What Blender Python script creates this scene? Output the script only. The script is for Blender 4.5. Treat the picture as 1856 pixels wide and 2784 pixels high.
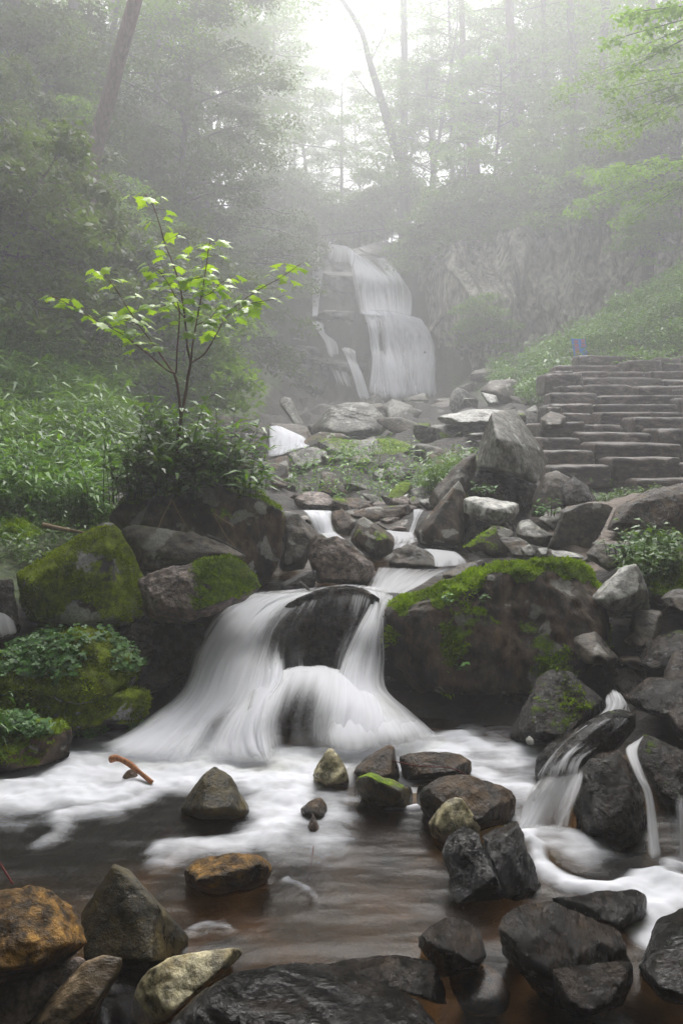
import bpy, bmesh, math, random
import numpy as np
from mathutils import Vector, Matrix

R = math.radians
scene = bpy.context.scene
for o in list(bpy.data.objects):
    bpy.data.objects.remove(o)

# ------------------------------------------------------------------ camera
FPX, CX, HY, CAMZ = 2411.0, 928.0, 1184.0, 1.5      # focal length, centre, horizon (photo pixels), eye height
cam_d = bpy.data.cameras.new('camera')
cam = bpy.data.objects.new('camera', cam_d)
scene.collection.objects.link(cam)
cam.location = (0, 0, CAMZ)
cam.rotation_euler = (R(90), 0, 0)
cam_d.sensor_fit = 'VERTICAL'
cam_d.sensor_height = 36.0
cam_d.lens = 36.0 * FPX / 2784.0
cam_d.shift_y = (HY - 1392.0) / 2784.0
cam_d.clip_start = 0.05
cam_d.clip_end = 800
scene.camera = cam

# ------------------------------------------------------------------ light
SUN_EL, SUN_AZ = 54.0, 8.0        # high, slightly beyond the falls (azimuth from +Y towards +X)
world = bpy.data.worlds.new('World')
scene.world = world
world.use_nodes = True
wn, wl = world.node_tree.nodes, world.node_tree.links
wn.clear()
wo = wn.new('ShaderNodeOutputWorld'); wb = wn.new('ShaderNodeBackground')
sky = wn.new('ShaderNodeTexSky'); sky.sky_type = 'NISHITA'; sky.sun_disc = False
sky.sun_elevation = R(SUN_EL); sky.sun_rotation = R(SUN_AZ)
sky.air_density = 1.0; sky.dust_density = 4.0; sky.ozone_density = 1.0
hs = wn.new('ShaderNodeHueSaturation'); hs.inputs['Saturation'].default_value = 0.22
hs.inputs['Value'].default_value = 1.0
wl.new(sky.outputs[0], hs.inputs['Color']); wl.new(hs.outputs[0], wb.inputs['Color'])
wb.inputs['Strength'].default_value = 0.15
wl.new(wb.outputs[0], wo.inputs['Surface'])
sd = bpy.data.lights.new('sun', 'SUN'); sd.energy = 1.5; sd.angle = R(40); sd.color = (1, .97, .93)
sun = bpy.data.objects.new('sun', sd); scene.collection.objects.link(sun)
sdir = Vector((math.sin(R(SUN_AZ))*math.cos(R(SUN_EL)), math.cos(R(SUN_AZ))*math.cos(R(SUN_EL)), math.sin(R(SUN_EL))))
sun.rotation_euler = sdir.to_track_quat('Z', 'Y').to_euler()

scene.view_settings.view_transform = 'Standard'
scene.view_settings.look = 'None'
scene.view_settings.gamma = 1
scene.view_settings.exposure = 1.45
scene.render.engine = 'CYCLES'
cy = scene.cycles
cy.max_bounces = 10; cy.diffuse_bounces = 3; cy.glossy_bounces = 3; cy.transmission_bounces = 4
cy.transparent_max_bounces = 24; cy.volume_bounces = 3
cy.use_denoising = True
cy.caustics_reflective = False; cy.caustics_refractive = False
cy.sample_clamp_indirect = 4.0

HAZE = 0.0105

# ------------------------------------------------------------------ basics
REG = {'N': (0, 0, 1.0), 'R1': (0, 500, 1.6897), 'R2': (928, 500, 1.6897), 'R3': (0, 1150, 1.6897), 'R4': (928, 1150, 1.6897),
       'R5': (0, 1850, 1.6897), 'R6': (928, 1850, 1.6897), 'Z2': (640, 560, 2.6133), 'Z3': (1156, 960, 2.24),
       'Z4': (620, 1060, 2.24), 'Z5': (0, 900, 2.24), 'Z6': (1356, 1650, 3.136), 'Z7': (480, 1560, 2.0632)}

def nat(reg, x, y):
    ox, oy, s = REG[reg]
    return ox + x/s, oy + y/s

# how far things are: distances are noted in near-field metres and open out towards the falls, which stand some 45 m away
def gD(D):
    D = np.asarray(D, float)
    m = np.minimum(D, 20.0)
    return np.where(D < 5.5, D, m+.055*np.maximum(m-5.5, 0)**2+np.maximum(D-20, 0)*2.595)
_gt = np.linspace(0, 130, 4000); _gv = gD(_gt)
def gI(y): return np.where(np.asarray(y) < 5.5, y, np.interp(y, _gv, _gt))
def kS(y):
    """size factor at world depth y"""
    y = np.asarray(y, float)
    return np.where(y < 5.5, 1.0, y/np.maximum(gI(y), .1))
def wmap(V):
    V = np.atleast_2d(np.asarray(V, float)); y = V[:, 1]
    k = np.where(y < 5.5, 1.0, gD(y)/np.maximum(y, .1))
    return np.stack([V[:, 0]*k, np.where(y < 5.5, y, gD(y)), CAMZ+(V[:, 2]-CAMZ)*k], 1)

def P(px, py, D):
    D = float(gD(D))
    return np.array([(px-CX)/FPX*D, D, CAMZ-(py-HY)/FPX*D])

def PR(reg, x, y, D):
    a, b = nat(reg, x, y)
    return P(a, b, D)

rng = np.random.default_rng(7)

def _hash(ix, iy, iz, seed):
    h = (ix.astype(np.int64)*374761393 + iy.astype(np.int64)*668265263 + iz.astype(np.int64)*2147483647 + seed*974634777) & 0xffffffff
    h = ((h ^ (h >> 13))*1274126177) & 0xffffffff
    h = (h ^ (h >> 16)) & 0xffffffff
    return h / 4294967295.0*2-1

def vnoise(p, seed=0):
    """smooth value noise in -1..1 of an (n,3) array"""
    i = np.floor(p).astype(np.int64); f = p-i
    u = f*f*f*(f*(f*6-15)+10)
    x, y, z = i[:, 0], i[:, 1], i[:, 2]
    r = 0
    for dx in (0, 1):
        wx = u[:, 0] if dx else 1-u[:, 0]
        for dy in (0, 1):
            wy = u[:, 1] if dy else 1-u[:, 1]
            for dz in (0, 1):
                wz = u[:, 2] if dz else 1-u[:, 2]
                r = r + wx*wy*wz*_hash(x+dx, y+dy, z+dz, seed)
    return r

ROT = np.array([[0.00, 0.80, 0.60], [-0.80, 0.36, -0.48], [-0.60, -0.48, 0.64]])

def fbm(p, octv=4, seed=0, gain=.5):
    a, r, q = 1.0, 0, np.array(p, float)
    for k in range(octv):
        r = r+a*vnoise(q, seed+k)
        q = (q @ ROT.T)*2.03+17.1; a *= gain
    return r

def ridged(p, octv=3, seed=0):
    a, r, q = 1.0, 0, np.array(p, float)
    for k in range(octv):
        r = r+a*(1-np.abs(vnoise(q, seed+k))*2)
        q = (q @ ROT.T)*2.1+9.3; a *= .5
    return r

def smooth01(x):
    x = np.clip(x, 0, 1)
    return x*x*(3-2*x)

def mesh_np(name, V, F, smooth=True, quads=True):
    """F: (m,k) int array"""
    me = bpy.data.meshes.new(name)
    V = np.asarray(V, np.float32); F = np.asarray(F, np.int32)
    me.vertices.add(len(V)); me.vertices.foreach_set('co', V.ravel())
    m, k = F.shape
    me.loops.add(m*k); me.loops.foreach_set('vertex_index', F.ravel())
    me.polygons.add(m)
    me.polygons.foreach_set('loop_start', np.arange(0, m*k, k, dtype=np.int32))
    me.polygons.foreach_set('loop_total', np.full(m, k, np.int32))
    me.polygons.foreach_set('use_smooth', np.full(m, smooth, bool))
    me.update(calc_edges=True)
    return me

def attr(me, name, vals, typ='FLOAT'):
    a = me.attributes.new(name, typ, 'POINT')
    if typ == 'FLOAT':
        a.data.foreach_set('value', np.asarray(vals, np.float32))
    elif typ == 'FLOAT_VECTOR':
        a.data.foreach_set('vector', np.asarray(vals, np.float32).ravel())

def link(name, me, mat=None, parent=None, loc=None):
    o = bpy.data.objects.new(name, me)
    scene.collection.objects.link(o)
    if mat is not None and me is not None and not me.materials:
        me.materials.append(mat)
    if parent is not None: o.parent = parent
    if loc is not None: o.location = [float(c) for c in loc]
    return o

def tag(o, label=None, cat=None, group=None, kind=None):
    if label: o['label'] = label
    if cat: o['category'] = cat
    if group: o['group'] = group
    if kind: o['kind'] = kind
    return o

def empty(name, loc):
    o = bpy.data.objects.new(name, None); scene.collection.objects.link(o)
    o.location = [float(c) for c in loc]
    return o

# ------------------------------------------------------------------ materials
class NT:
    def __init__(s, name):
        s.m = bpy.data.materials.new(name); s.m.use_nodes = True
        s.n = s.m.node_tree.nodes; s.l = s.m.node_tree.links; s.n.clear()
        s.out = s.n.new('ShaderNodeOutputMaterial')
    def new(s, t, **kw):
        nd = s.n.new(t)
        for k, v in kw.items():
            if k.startswith('_'): setattr(nd, k[1:], v)
            else:
                sock = nd.inputs[int(k[1:])] if k[0] == 'i' and k[1:].isdigit() else nd.inputs[k.replace('__', ' ')]
                s.put(sock, v)
        return nd
    def put(s, sock, v):
        if isinstance(v, bpy.types.NodeSocket): s.l.new(v, sock)
        elif isinstance(v, (tuple, list)) and len(v) == 3 and sock.type == 'RGBA': sock.default_value = (*v, 1)
        else: sock.default_value = v
    def pos(s): return s.new('ShaderNodeNewGeometry').outputs['Position']
    def map(s, vec, scale=(1, 1, 1), rot=(0, 0, 0), loc=(0, 0, 0)):
        return s.new('ShaderNodeMapping', Vector=vec, Scale=scale, Rotation=rot, Location=loc).outputs[0]
    def noise(s, vec, scale, detail=4, rough=.55, dist=0):
        return s.new('ShaderNodeTexNoise', Vector=vec, Scale=scale, Detail=detail, Roughness=rough, Distortion=dist).outputs['Fac']
    def vor(s, vec, scale, feat='F1'):
        return s.new('ShaderNodeTexVoronoi', _feature=feat, Vector=vec, Scale=scale).outputs['Distance']
    def ramp(s, v, a, b, lo=0., hi=1.):
        return s.new('ShaderNodeMapRange', _interpolation_type='SMOOTHSTEP', Value=v, From__Min=a, From__Max=b, To__Min=lo, To__Max=hi).outputs[0]
    def mix(s, f, a, b):
        nd = s.new('ShaderNodeMix', _data_type='RGBA')
        s.put(nd.inputs[0], f); s.put(nd.inputs[6], a); s.put(nd.inputs[7], b)
        return nd.outputs[2]
    def mth(s, op, a, b=0.):
        nd = s.new('ShaderNodeMath', _operation=op); s.put(nd.inputs[0], a); s.put(nd.inputs[1], b)
        return nd.outputs[0]
    def attr(s, name, o='Fac'): return s.new('ShaderNodeAttribute', _attribute_name=name).outputs[o]
    def bump(s, h, strength=.5, dist=.02, normal=None):
        nd = s.new('ShaderNodeBump', Height=h, Strength=strength, Distance=dist)
        if normal is not None: s.l.new(normal, nd.inputs['Normal'])
        return nd.outputs[0]

def rock_mat(name, a, b, c=None, camt=.0, lichen=(.45, .45, .42), lamt=0., rough=.7, wet=0., scale=1., bump=.6,
             moss_lo=(.05, .09, .005), moss_hi=(.22, .33, .010), stretch=(1, 1, 1), spec=.4):
    kk = .62 if max(b) < .25 else .85
    a, b = tuple(q*kk for q in a), tuple(q*kk for q in b)
    if c: c = tuple(q*kk for q in c)
    t = NT(name); p = t.pos(); ps = t.map(p, stretch)
    n1 = t.noise(ps, 3.2*scale, 6, .62, .15); n2 = t.noise(ps, 17*scale, 5, .65); n3 = t.noise(p, 70*scale, 3, .6)
    col = t.mix(t.ramp(n1, .35, .65), a, b)
    if c: col = t.mix(t.mth('MULTIPLY', t.ramp(t.noise(ps, 6*scale, 5, .7, .25), .5-.2*camt, .72-.2*camt), .9), col, c)
    dk = t.new('ShaderNodeMix', _data_type='RGBA', _blend_type='MULTIPLY')
    t.put(dk.inputs[0], 1.0); t.put(dk.inputs[6], col)
    v = t.ramp(n2, .32, .68, .3, 1.9)
    cmb = t.new('ShaderNodeCombineColor'); [t.put(cmb.inputs[k], v) for k in range(3)]
    t.put(dk.inputs[7], cmb.outputs[0]); col = dk.outputs[2]
    if lamt > 0:
        lf = t.mth('MULTIPLY', t.ramp(t.noise(t.map(p, loc=(5, 3, 1)), 5.5*scale, 3, .5, .3), .66-.2*lamt, .7-.2*lamt), t.ramp(n3, .3, .6, .5, 1))
        col = t.mix(lf, col, lichen)
    ms = t.attr('moss'); mn = t.noise(p, 26, 5, .7)
    mf = t.ramp(t.mth('ADD', ms, t.mth('MULTIPLY', t.mth('SUBTRACT', mn, .5), .9)), .42, .58)
    mcol = t.mix(t.ramp(t.noise(p, 34, 4, .7), .3, .7), moss_lo, moss_hi)
    mcol = t.mix(t.ramp(t.noise(p, 5, 3, .6), .45, .75, 0, .6), mcol, (.045, .05, .012))
    col = t.mix(mf, col, mcol)
    r0 = t.ramp(n2, .3, .7, max(.08, rough-.16-.12*wet), rough+.12)
    rr = t.new('ShaderNodeMix', _data_type='FLOAT'); t.put(rr.inputs[0], mf); t.put(rr.inputs[2], r0); t.put(rr.inputs[3], .95)
    h = t.mth('ADD', t.mth('MULTIPLY', t.noise(ps, 20*scale, 9, .66), 1.0), t.mth('MULTIPLY', t.noise(ps, 85*scale, 5, .7), .35))
    h = t.mth('ADD', h, t.mth('MULTIPLY', t.ramp(t.vor(t.map(p, stretch), 6*scale, 'DISTANCE_TO_EDGE'), 0, .05), .06))
    h = t.mth('ADD', h, t.mth('MULTIPLY', t.mth('MULTIPLY', t.noise(p, 90, 3, .7), mf), .9))
    bs = t.new('ShaderNodeBsdfPrincipled', Base__Color=col, Roughness=rr.outputs[0], Normal=t.bump(h, bump*.95, .024+.016*wet))
    t.put(bs.inputs['Specular IOR Level'], .8*spec + .12*wet)
    t.l.new(bs.outputs[0], t.out.inputs['Surface'])
    return t.m

M = {}
M['dark'] = rock_mat('wet_dark_rock', (.020, .018, .016), (.055, .047, .038), c=(.075, .045, .026), camt=.4, wet=1, rough=.32, bump=1.3, lamt=.0)
M['darkdry'] = rock_mat('dark_rock', (.018, .014, .011), (.105, .08, .056), c=(.17, .11, .07), camt=.35, rough=.7, lamt=.42, lichen=(.30, .29, .26), bump=.7, stretch=(1, 1, .45))
M['grey'] = rock_mat('grey_stone', (.12, .115, .10), (.26, .25, .22), c=(.09, .085, .07), camt=.3, rough=.6, wet=.3, lamt=.2, lichen=(.4, .4, .37))
M['greydark'] = rock_mat('dark_grey_stone', (.06, .054, .046), (.15, .13, .105), c=(.19, .15, .11), camt=.3, rough=.62, wet=.4, lamt=.25, lichen=(.32, .31, .28))
M['pale'] = rock_mat('pale_stone', (.27, .27, .245), (.42, .41, .38), c=(.16, .15, .125), camt=.2, rough=.55, wet=.3, bump=.5)
M['brown'] = rock_mat('brown_wet_stone', (.055, .032, .014), (.16, .09, .034), c=(.035, .023, .014), camt=.5, wet=.8, rough=.45, bump=.9)
M['brownwet'] = rock_mat('streaked_brown_stone', (.035, .018, .008), (.13, .066, .020), c=(.02, .016, .014), camt=.6, wet=1, rough=.27, bump=1.7, stretch=(1.6, .6, .7), scale=1.0, spec=.9)
M['ochre'] = rock_mat('ochre_stone', (.13, .065, .010), (.38, .20, .04), c=(.05, .03, .012), camt=.6, wet=.5, rough=.5, scale=1.6, bump=.9)
M['olive'] = rock_mat('olive_stone', (.06, .046, .014), (.14, .105, .034), c=(.04, .035, .025), camt=.4, wet=.6, rough=.45, scale=1.4, bump=.6)
M['cream'] = rock_mat('cream_stone', (.33, .29, .16), (.52, .46, .29), c=(.2, .15, .06), camt=.2, wet=.5, rough=.4, scale=1.3, bump=.5)
M['tan'] = rock_mat('tan_stone', (.16, .11, .06), (.32, .24, .15), c=(.10, .07, .04), camt=.3, wet=.6, rough=.45, scale=1.2, bump=.5, stretch=(.5, 1, 1))
M['pink'] = rock_mat('pinkish_stone', (.15, .10, .078), (.33, .27, .24), c=(.07, .05, .035), camt=.6, wet=.3, rough=.55, scale=1.6, bump=.9)
M['black'] = rock_mat('glossy_black_rock', (.006, .006, .007), (.024, .020, .018), c=(.05, .03, .016), camt=.3, wet=1, rough=.22, bump=1.9, stretch=(.6, 1.0, 1.2), spec=1.0)
M['mossrock'] = rock_mat('mossy_rock', (.05, .048, .042), (.12, .115, .10), c=(.05, .035, .022), camt=.4, rough=.75, lamt=.7, lichen=(.36, .36, .34), moss_lo=(.06, .085, .005), moss_hi=(.23, .30, .010))
M['cliff'] = rock_mat('cliff_rock', (.03, .03, .031), (.15, .145, .14), c=(.07, .06, .05), camt=.4, rough=.5, wet=.6, scale=.22, bump=.9, stretch=(1, 1, .6))
M['cliffdry'] = rock_mat('fissured_cliff_rock', (.13, .122, .105), (.33, .31, .26), c=(.30, .28, .24), camt=.35, rough=.8, scale=.2, bump=.5, stretch=(1, 1, .7))
M['step'] = rock_mat('step_stone', (.04, .03, .025), (.12, .09, .07), c=(.26, .22, .19), camt=.1, rough=.5, wet=.5, scale=.8, stretch=(.7, .7, 1.6))

def ground_mat():
    t = NT('ground'); p = t.pos()
    n = t.noise(p, 4, 8, .7, .3)
    col = t.mix(t.ramp(n, .35, .7), (.012, .010, .008), (.040, .031, .022))
    g = t.attr('green')
    gf = t.ramp(t.mth('ADD', g, t.mth('MULTIPLY', t.mth('SUBTRACT', t.noise(p, 7, 5, .7), .5), .9)), .4, .6)
    gc = t.mix(t.ramp(t.noise(p, 22, 5, .7), .3, .7), (.02, .035, .008), (.075, .11, .02))
    col = t.mix(gf, col, gc)
    sand = t.attr('sand')
    sc = t.mix(t.ramp(t.noise(p, 14, 6, .7), .3, .7), (.10, .078, .062), (.22, .175, .14))
    col = t.mix(t.ramp(sand, .35, .65), col, sc)
    h = t.mth('ADD', t.noise(p, 12, 8, .75), t.mth('MULTIPLY', t.vor(p, 16), .6))
    bs = t.new('ShaderNodeBsdfPrincipled', Base__Color=col, Roughness=.75, Normal=t.bump(h, .8, .05))
    t.l.new(bs.outputs[0], t.out.inputs['Surface'])
    return t.m
M['ground'] = ground_mat()

def bed_mat():
    t = NT('pool_bed'); p = t.pos()
    n = t.noise(t.map(p, (1, .8, 1)), 2.2, 6, .65, .6)
    col = t.mix(t.ramp(n, .35, .65), (.035, .024, .014), (.17, .105, .05))
    col = t.mix(t.ramp(t.noise(p, 1.4, 4, .6), .56, .68), col, (.16, .14, .04))
    col = t.mix(t.ramp(t.vor(t.map(p, loc=(3, 1, 0)), 5), .0, .5, .55, 0), col, (.03, .022, .018))
    h = t.mth('ADD', t.noise(p, 9, 6, .7), t.vor(p, 7))
    bs = t.new('ShaderNodeBsdfPrincipled', Base__Color=col, Roughness=.6, Normal=t.bump(h, .6, .05))
    t.l.new(bs.outputs[0], t.out.inputs['Surface'])
    return t.m
M['bed'] = bed_mat()

def leaf_mat(name, a, b, trans=.45, rough=.5, hue=None, spec=.35):
    t = NT(name)
    rnd = t.attr('rnd')
    col = t.mix(t.ramp(rnd, 0, 1), a, b)
    oi = t.new('ShaderNodeObjectInfo')
    v = t.ramp(oi.outputs['Random'], 0, 1, .75, 1.25)
    hsv = t.new('ShaderNodeHueSaturation', Color=col, Value=v); col = hsv.outputs[0]
    bs = t.new('ShaderNodeBsdfPrincipled', Base__Color=col, Roughness=rough)
    bs.inputs['Specular IOR Level'].default_value = spec
    tr = t.new('ShaderNodeBsdfTranslucent', Color=t.mix(.35, col, (.25, .35, .02)))
    mx = t.new('ShaderNodeMixShader', i0=trans, i1=bs.outputs[0], i2=tr.outputs[0])
    t.l.new(mx.outputs[0], t.out.inputs['Surface'])
    return t.m
M['leaf'] = leaf_mat('forest_leaf', (.03, .085, .008), (.14, .27, .02), trans=.6)
M['leafpine'] = leaf_mat('dark_leaf', (.018, .042, .008), (.06, .11, .014))
M['leafbright'] = leaf_mat('pale_green_leaf', (.07, .18, .015), (.22, .40, .03), trans=.6)
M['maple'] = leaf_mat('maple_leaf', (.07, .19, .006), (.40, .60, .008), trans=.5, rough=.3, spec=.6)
M['weed'] = leaf_mat('weed_leaf', (.035, .12, .008), (.13, .30, .015), rough=.35, spec=.5)
M['weeddark'] = leaf_mat('dark_weed_leaf', (.02, .055, .012), (.07, .14, .02), rough=.3, spec=.6)
M['moss'] = leaf_mat('moss', (.07, .13, .005), (.34, .50, .010), trans=.4, rough=.9, spec=.1)
M['mossdark'] = leaf_mat('dark_moss', (.07, .10, .005), (.33, .42, .010), trans=.4, rough=.9, spec=.1)
M['clover'] = leaf_mat('clover_leaf', (.025, .11, .012), (.10, .27, .03), rough=.45, spec=.3, trans=.3)
M['deadleaf'] = leaf_mat('dead_leaf', (.10, .05, .02), (.25, .14, .05), rough=.7)

def bark(name, a, b, bump=.8, k=1):
    t = NT(name); p = t.map(t.pos(), (6*k, 6*k, 1.2*k))
    n = t.noise(p, 3, 7, .7, .5)
    bs = t.new('ShaderNodeBsdfPrincipled', Base__Color=t.mix(t.ramp(n, .3, .7), a, b), Roughness=.85, Normal=t.bump(n, bump, .04))
    t.l.new(bs.outputs[0], t.out.inputs['Surface'])
    return t.m
M['bark'] = bark('bark', (.03, .026, .024), (.10, .085, .078))
M['barkred'] = bark('reddish_bark', (.07, .045, .04), (.19, .125, .11))
M['twig'] = bark('sapling_bark', (.08, .04, .02), (.18, .10, .055), .3)
M['stick'] = bark('stripped_wood', (.16, .05, .018), (.55, .24, .10), .4, 6)
M['straw'] = bark('dry_straw', (.16, .10, .05), (.32, .22, .12), .2)
M['redtwig'] = bark('red_twig', (.10, .015, .015), (.2, .04, .03), .2)

def water_sheet_mat(name, us, vs, base=.0, gain=1.0, tint=(.95, .955, .985), dark=(.10, .10, .11)):
    """silky falling water: a veil of white strands that run along the flow"""
    t = NT(name)
    uv = t.attr('flow', 'Vector'); d = t.attr('dens')
    n1 = t.noise(t.map(uv, (us, vs, 1)), 1, 3, .55, .15)
    n2 = t.noise(t.map(uv, (us*3.4, vs*1.3, 1)), 1, 3, .6, .1)
    n3 = t.noise(t.map(uv, (us*.35, vs*1.1, 1)), 1, 3, .5, .3)
    s = t.mth('ADD', t.mth('MULTIPLY', n1, .5), t.mth('MULTIPLY', n2, .2))
    s = t.mth('ADD', s, t.mth('MULTIPLY', n3, .4))          # about .55 mean
    s = t.mth('SUBTRACT', s, .55)
    a = t.mth('ADD', t.mth('MULTIPLY', d, 1.25), t.mth('MULTIPLY', s, 2.3*gain))
    a = t.mth('MULTIPLY', t.ramp(a, .08, 1.1), t.ramp(d, .0, .3))
    df = t.new('ShaderNodeBsdfDiffuse', Color=tint)
    tl = t.new('ShaderNodeBsdfTranslucent', Color=tint)
    w = t.new('ShaderNodeMixShader', i0=.58, i1=df.outputs[0], i2=tl.outputs[0])
    tp = t.new('ShaderNodeBsdfTransparent', Color=(.97, .97, .96))
    mx = t.new('ShaderNodeMixShader', i0=a, i1=tp.outputs[0], i2=w.outputs[0])
    t.l.new(mx.outputs[0], t.out.inputs['Surface'])
    return t.m
M['veil'] = water_sheet_mat('falling_water', 34, 2.0)
M['veilfine'] = water_sheet_mat('falling_water_fine', 17, 1.1, gain=.72)
M['veilfar'] = water_sheet_mat('falling_water_far', 3.6, .16, gain=1.15, tint=(.95, .95, .98))
M['film'] = water_sheet_mat('thin_running_water', 28, 3.0, gain=1.3)

def pool_mat():
    t = NT('pool_water'); p = t.pos()
    foam = t.attr('foam'); fl = t.attr('flow', 'Vector')
    w1 = t.noise(t.map(p, (2.5, 9, 1)), 1, 3, .5, .4); w2 = t.noise(p, 11, 4, .6, 1.0)
    h = t.mth('ADD', w1, t.mth('MULTIPLY', w2, .8))
    nm = t.bump(h, .09, .06)
    gl = t.new('ShaderNodeBsdfGlossy', Color=(1, 1, 1), Roughness=.28, Normal=nm)
    tp = t.new('ShaderNodeBsdfTransparent', Color=(.58, .46, .31))
    fr = t.new('ShaderNodeFresnel', IOR=1.33, Normal=nm)
    ff = t.mth('MINIMUM', t.mth('MULTIPLY', fr.outputs[0], .42), .8)
    mx = t.new('ShaderNodeMixShader', i0=ff, i1=tp.outputs[0], i2=gl.outputs[0])
    df = t.new('ShaderNodeBsdfDiffuse', Color=(.64, .65, .69))
    s1 = t.noise(t.map(p, (3.2, 10, 1), rot=(0, 0, .12)), 1, 5, .6, .5); s2 = t.noise(t.map(p, (1, 1, 1)), 9, 4, .6, .3)
    s = t.mth('SUBTRACT', t.mth('ADD', t.mth('MULTIPLY', s1, .7), t.mth('MULTIPLY', s2, .5)), .6)
    a = t.ramp(t.mth('ADD', t.mth('MULTIPLY', foam, 1.15), t.mth('MULTIPLY', s, 1.15)), .08, 1.25)
    a = t.mth('MULTIPLY', a, t.ramp(foam, .0, .25, .12, 1))
    m2 = t.new('ShaderNodeMixShader', i0=a, i1=mx.outputs[0], i2=df.outputs[0])
    t.l.new(m2.outputs[0], t.out.inputs['Surface'])
    return t.m
M['pool'] = pool_mat()

def flat_mat(name, c, rough=.5, metal=0):
    t = NT(name)
    n = t.noise(t.pos(), 20, 4)
    bs = t.new('ShaderNodeBsdfPrincipled', Base__Color=t.mix(t.ramp(n, .2, .8, 0, .25), c, tuple(x*.6 for x in c)), Roughness=rough, Metallic=metal)
    t.l.new(bs.outputs[0], t.out.inputs['Surface'])
    return t.m

# ------------------------------------------------------------------ terrain
CP = []     # control points (x, y, z) of the ground
def cp(*pts):
    for a in pts: CP.append(tuple(a))
def cpp(px, py, D): CP.append(tuple(P(px, py, D)))
# in front / pool bed
for x in (-3, -1.5, 0, 1.5, 3):
    cp((x, -2, -.6), (x, 0.5, -.5))
for x in (-1.3, -.6, 0, .6, 1.2):
    for y in (1.8, 2.6, 3.4): cp((x, y, -.26))
cp((-2.6, 2.4, -.15), (2.6, 2.4, -.2), (2.2, 3.2, -.2), (-2.0, 3.2, -.1))
for x in (-1.4, -.7, 0, .5): cp((x, 4.1, -.2))
cp((1.0, 4.0, -.2), (1.7, 3.9, -.1), (2.4, 3.9, .1))
for x in (-1.0, -.5, 0, .3): cp((x, 4.75, .0), (x, 5.25, .35), (x, 5.9, .5))
# left bank
cp((-2.0, 4.0, .1), (-2.0, 4.8, .45), (-1.4, 4.9, .3), (-2.6, 4.4, .5), (-1.6, 5.6, .55), (-2.4, 5.8, .75), (-1.2, 6.3, .75), (-3.4, 6.0, 1.0),
   (-2.6, 7.2, 1.0), (-1.6, 7.4, .85), (-3.6, 8.2, 1.35), (-2.4, 9, 1.1), (-4.2, 9.6, 1.65), (-3.4, 10.4, 1.6), (-2.2, 11.5, 1.25),
   (-5.5, 8.5, 1.9), (-6, 5, 1.8), (-8, 3, 2.4))
# left hillside
cp((-2.6, 13.2, 1.5), (-3.4, 12.8, 2.2), (-4.4, 12.4, 3.4), (-6.5, 11, 4.4), (-2.7, 16.5, 2.1), (-3.5, 16.5, 4.3), (-4.75, 17, 6.9),
   (-7, 14, 7.0), (-8, 9, 5.0), (-10, 16, 10.5), (-2.6, 20, 2.6), (-3.6, 21, 5.4), (-4.6, 22, 7.0), (-8, 22, 9.5), (-12, 8, 8), (-14, 24, 13),
   (-4.4, 26, 7.6), (-3.4, 29, 7.6), (-8, 34, 12), (-16, 40, 13), (-14, 0, 8), (-30, 10, 14), (-30, 50, 15))
# stream line
cp((-.3, 7, .55), (.3, 6.6, .5), (-.6, 8.2, .75), (.5, 8.4, .85), (-.8, 10, 1.0), (.3, 10.5, 1.1), (-1.2, 12, 1.15), (.3, 13, 1.35),
   (-1.2, 14, 1.5), (0, 16, 1.7), (-1, 19, 2.0), (1, 19, 2.0), (2.2, 16, 1.9), (1.4, 12, 1.4), (1.1, 8.6, 1.0), (1.0, 7.2, .8))
# right side: landing, steps, grassy slope
cp((1.0, 5.6, .4), (1.6, 6.3, .70), (2.4, 6.4, .72), (3.4, 6.2, .75), (2.0, 5.6, .6), (3.0, 5.3, .6), (2.0, 4.9, .45), (2.8, 4.6, .5), (4.2, 4.6, .9),
   (1.9, 7.6, .85), (2.8, 7.9, .9), (4.2, 7.8, .95), (6, 7, 1.3), (1.9, 9, .95), (2.1, 11, 1.2), (2.6, 14, 1.8), (4.2, 11, 1.2), (6.5, 11, 1.4), (4.5, 14.3, 2.1), (7, 14.5, 2.3), (3.5, 9, .78), (5, 9, .8), (3, 12.5, 1.5),
   (3.4, 17, 2.25), (4.6, 17, 3.0), (6.5, 17.5, 4.1), (9, 18, 6), (3.2, 20, 2.5), (5, 20.5, 3.4), (8, 21, 5.2), (9, 12, 2.5), (7, 3, 2), (10, 2, 4), (12, 12, 7), (20, 8, 12), (20, 20, 14))
# plateau behind the falls
cp((-1.5, 28.5, 7.2), (0, 29, 7.3), (2, 28, 7.0), (3.0, 25.4, 6.6), (5, 25.5, 7.0), (8, 25, 8.0), (12, 25, 10), (-1.6, 23.5, 2.2), (.5, 22.6, 2.2), (2.6, 22.3, 2.4), (4.6, 22.8, 3.2),
   (-1, 33, 7.9), (2, 36, 9), (8, 34, 11), (0, 46, 10), (14, 44, 12), (30, 40, 14), (-2, 60, 13), (20, 62, 14), (-20, 62, 14), (0, 90, 16))
cp((-3, -6, 1.5), (3, -6, 1.5), (0, -6, -.9), (-5, -10, 3), (5, -10, 3), (0, -12, -1.2), (-9, -14, 7), (9, -14, 7), (0, -18, -1.5), (-20, -16, 12), (20, -16, 12))
CPa = wmap(np.array(CP))
def _k(r): return r
_A = np.zeros((len(CPa)+3, len(CPa)+3))
_r = np.linalg.norm(CPa[:, None, :2]-CPa[None, :, :2], axis=2)
_A[:len(CPa), :len(CPa)] = _k(_r)+np.eye(len(CPa))*-.02
_A[:len(CPa), -3:] = np.c_[np.ones(len(CPa)), CPa[:, :2]]; _A[-3:, :len(CPa)] = _A[:len(CPa), -3:].T
_w = np.linalg.solve(_A, np.r_[CPa[:, 2], 0, 0, 0])
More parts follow.
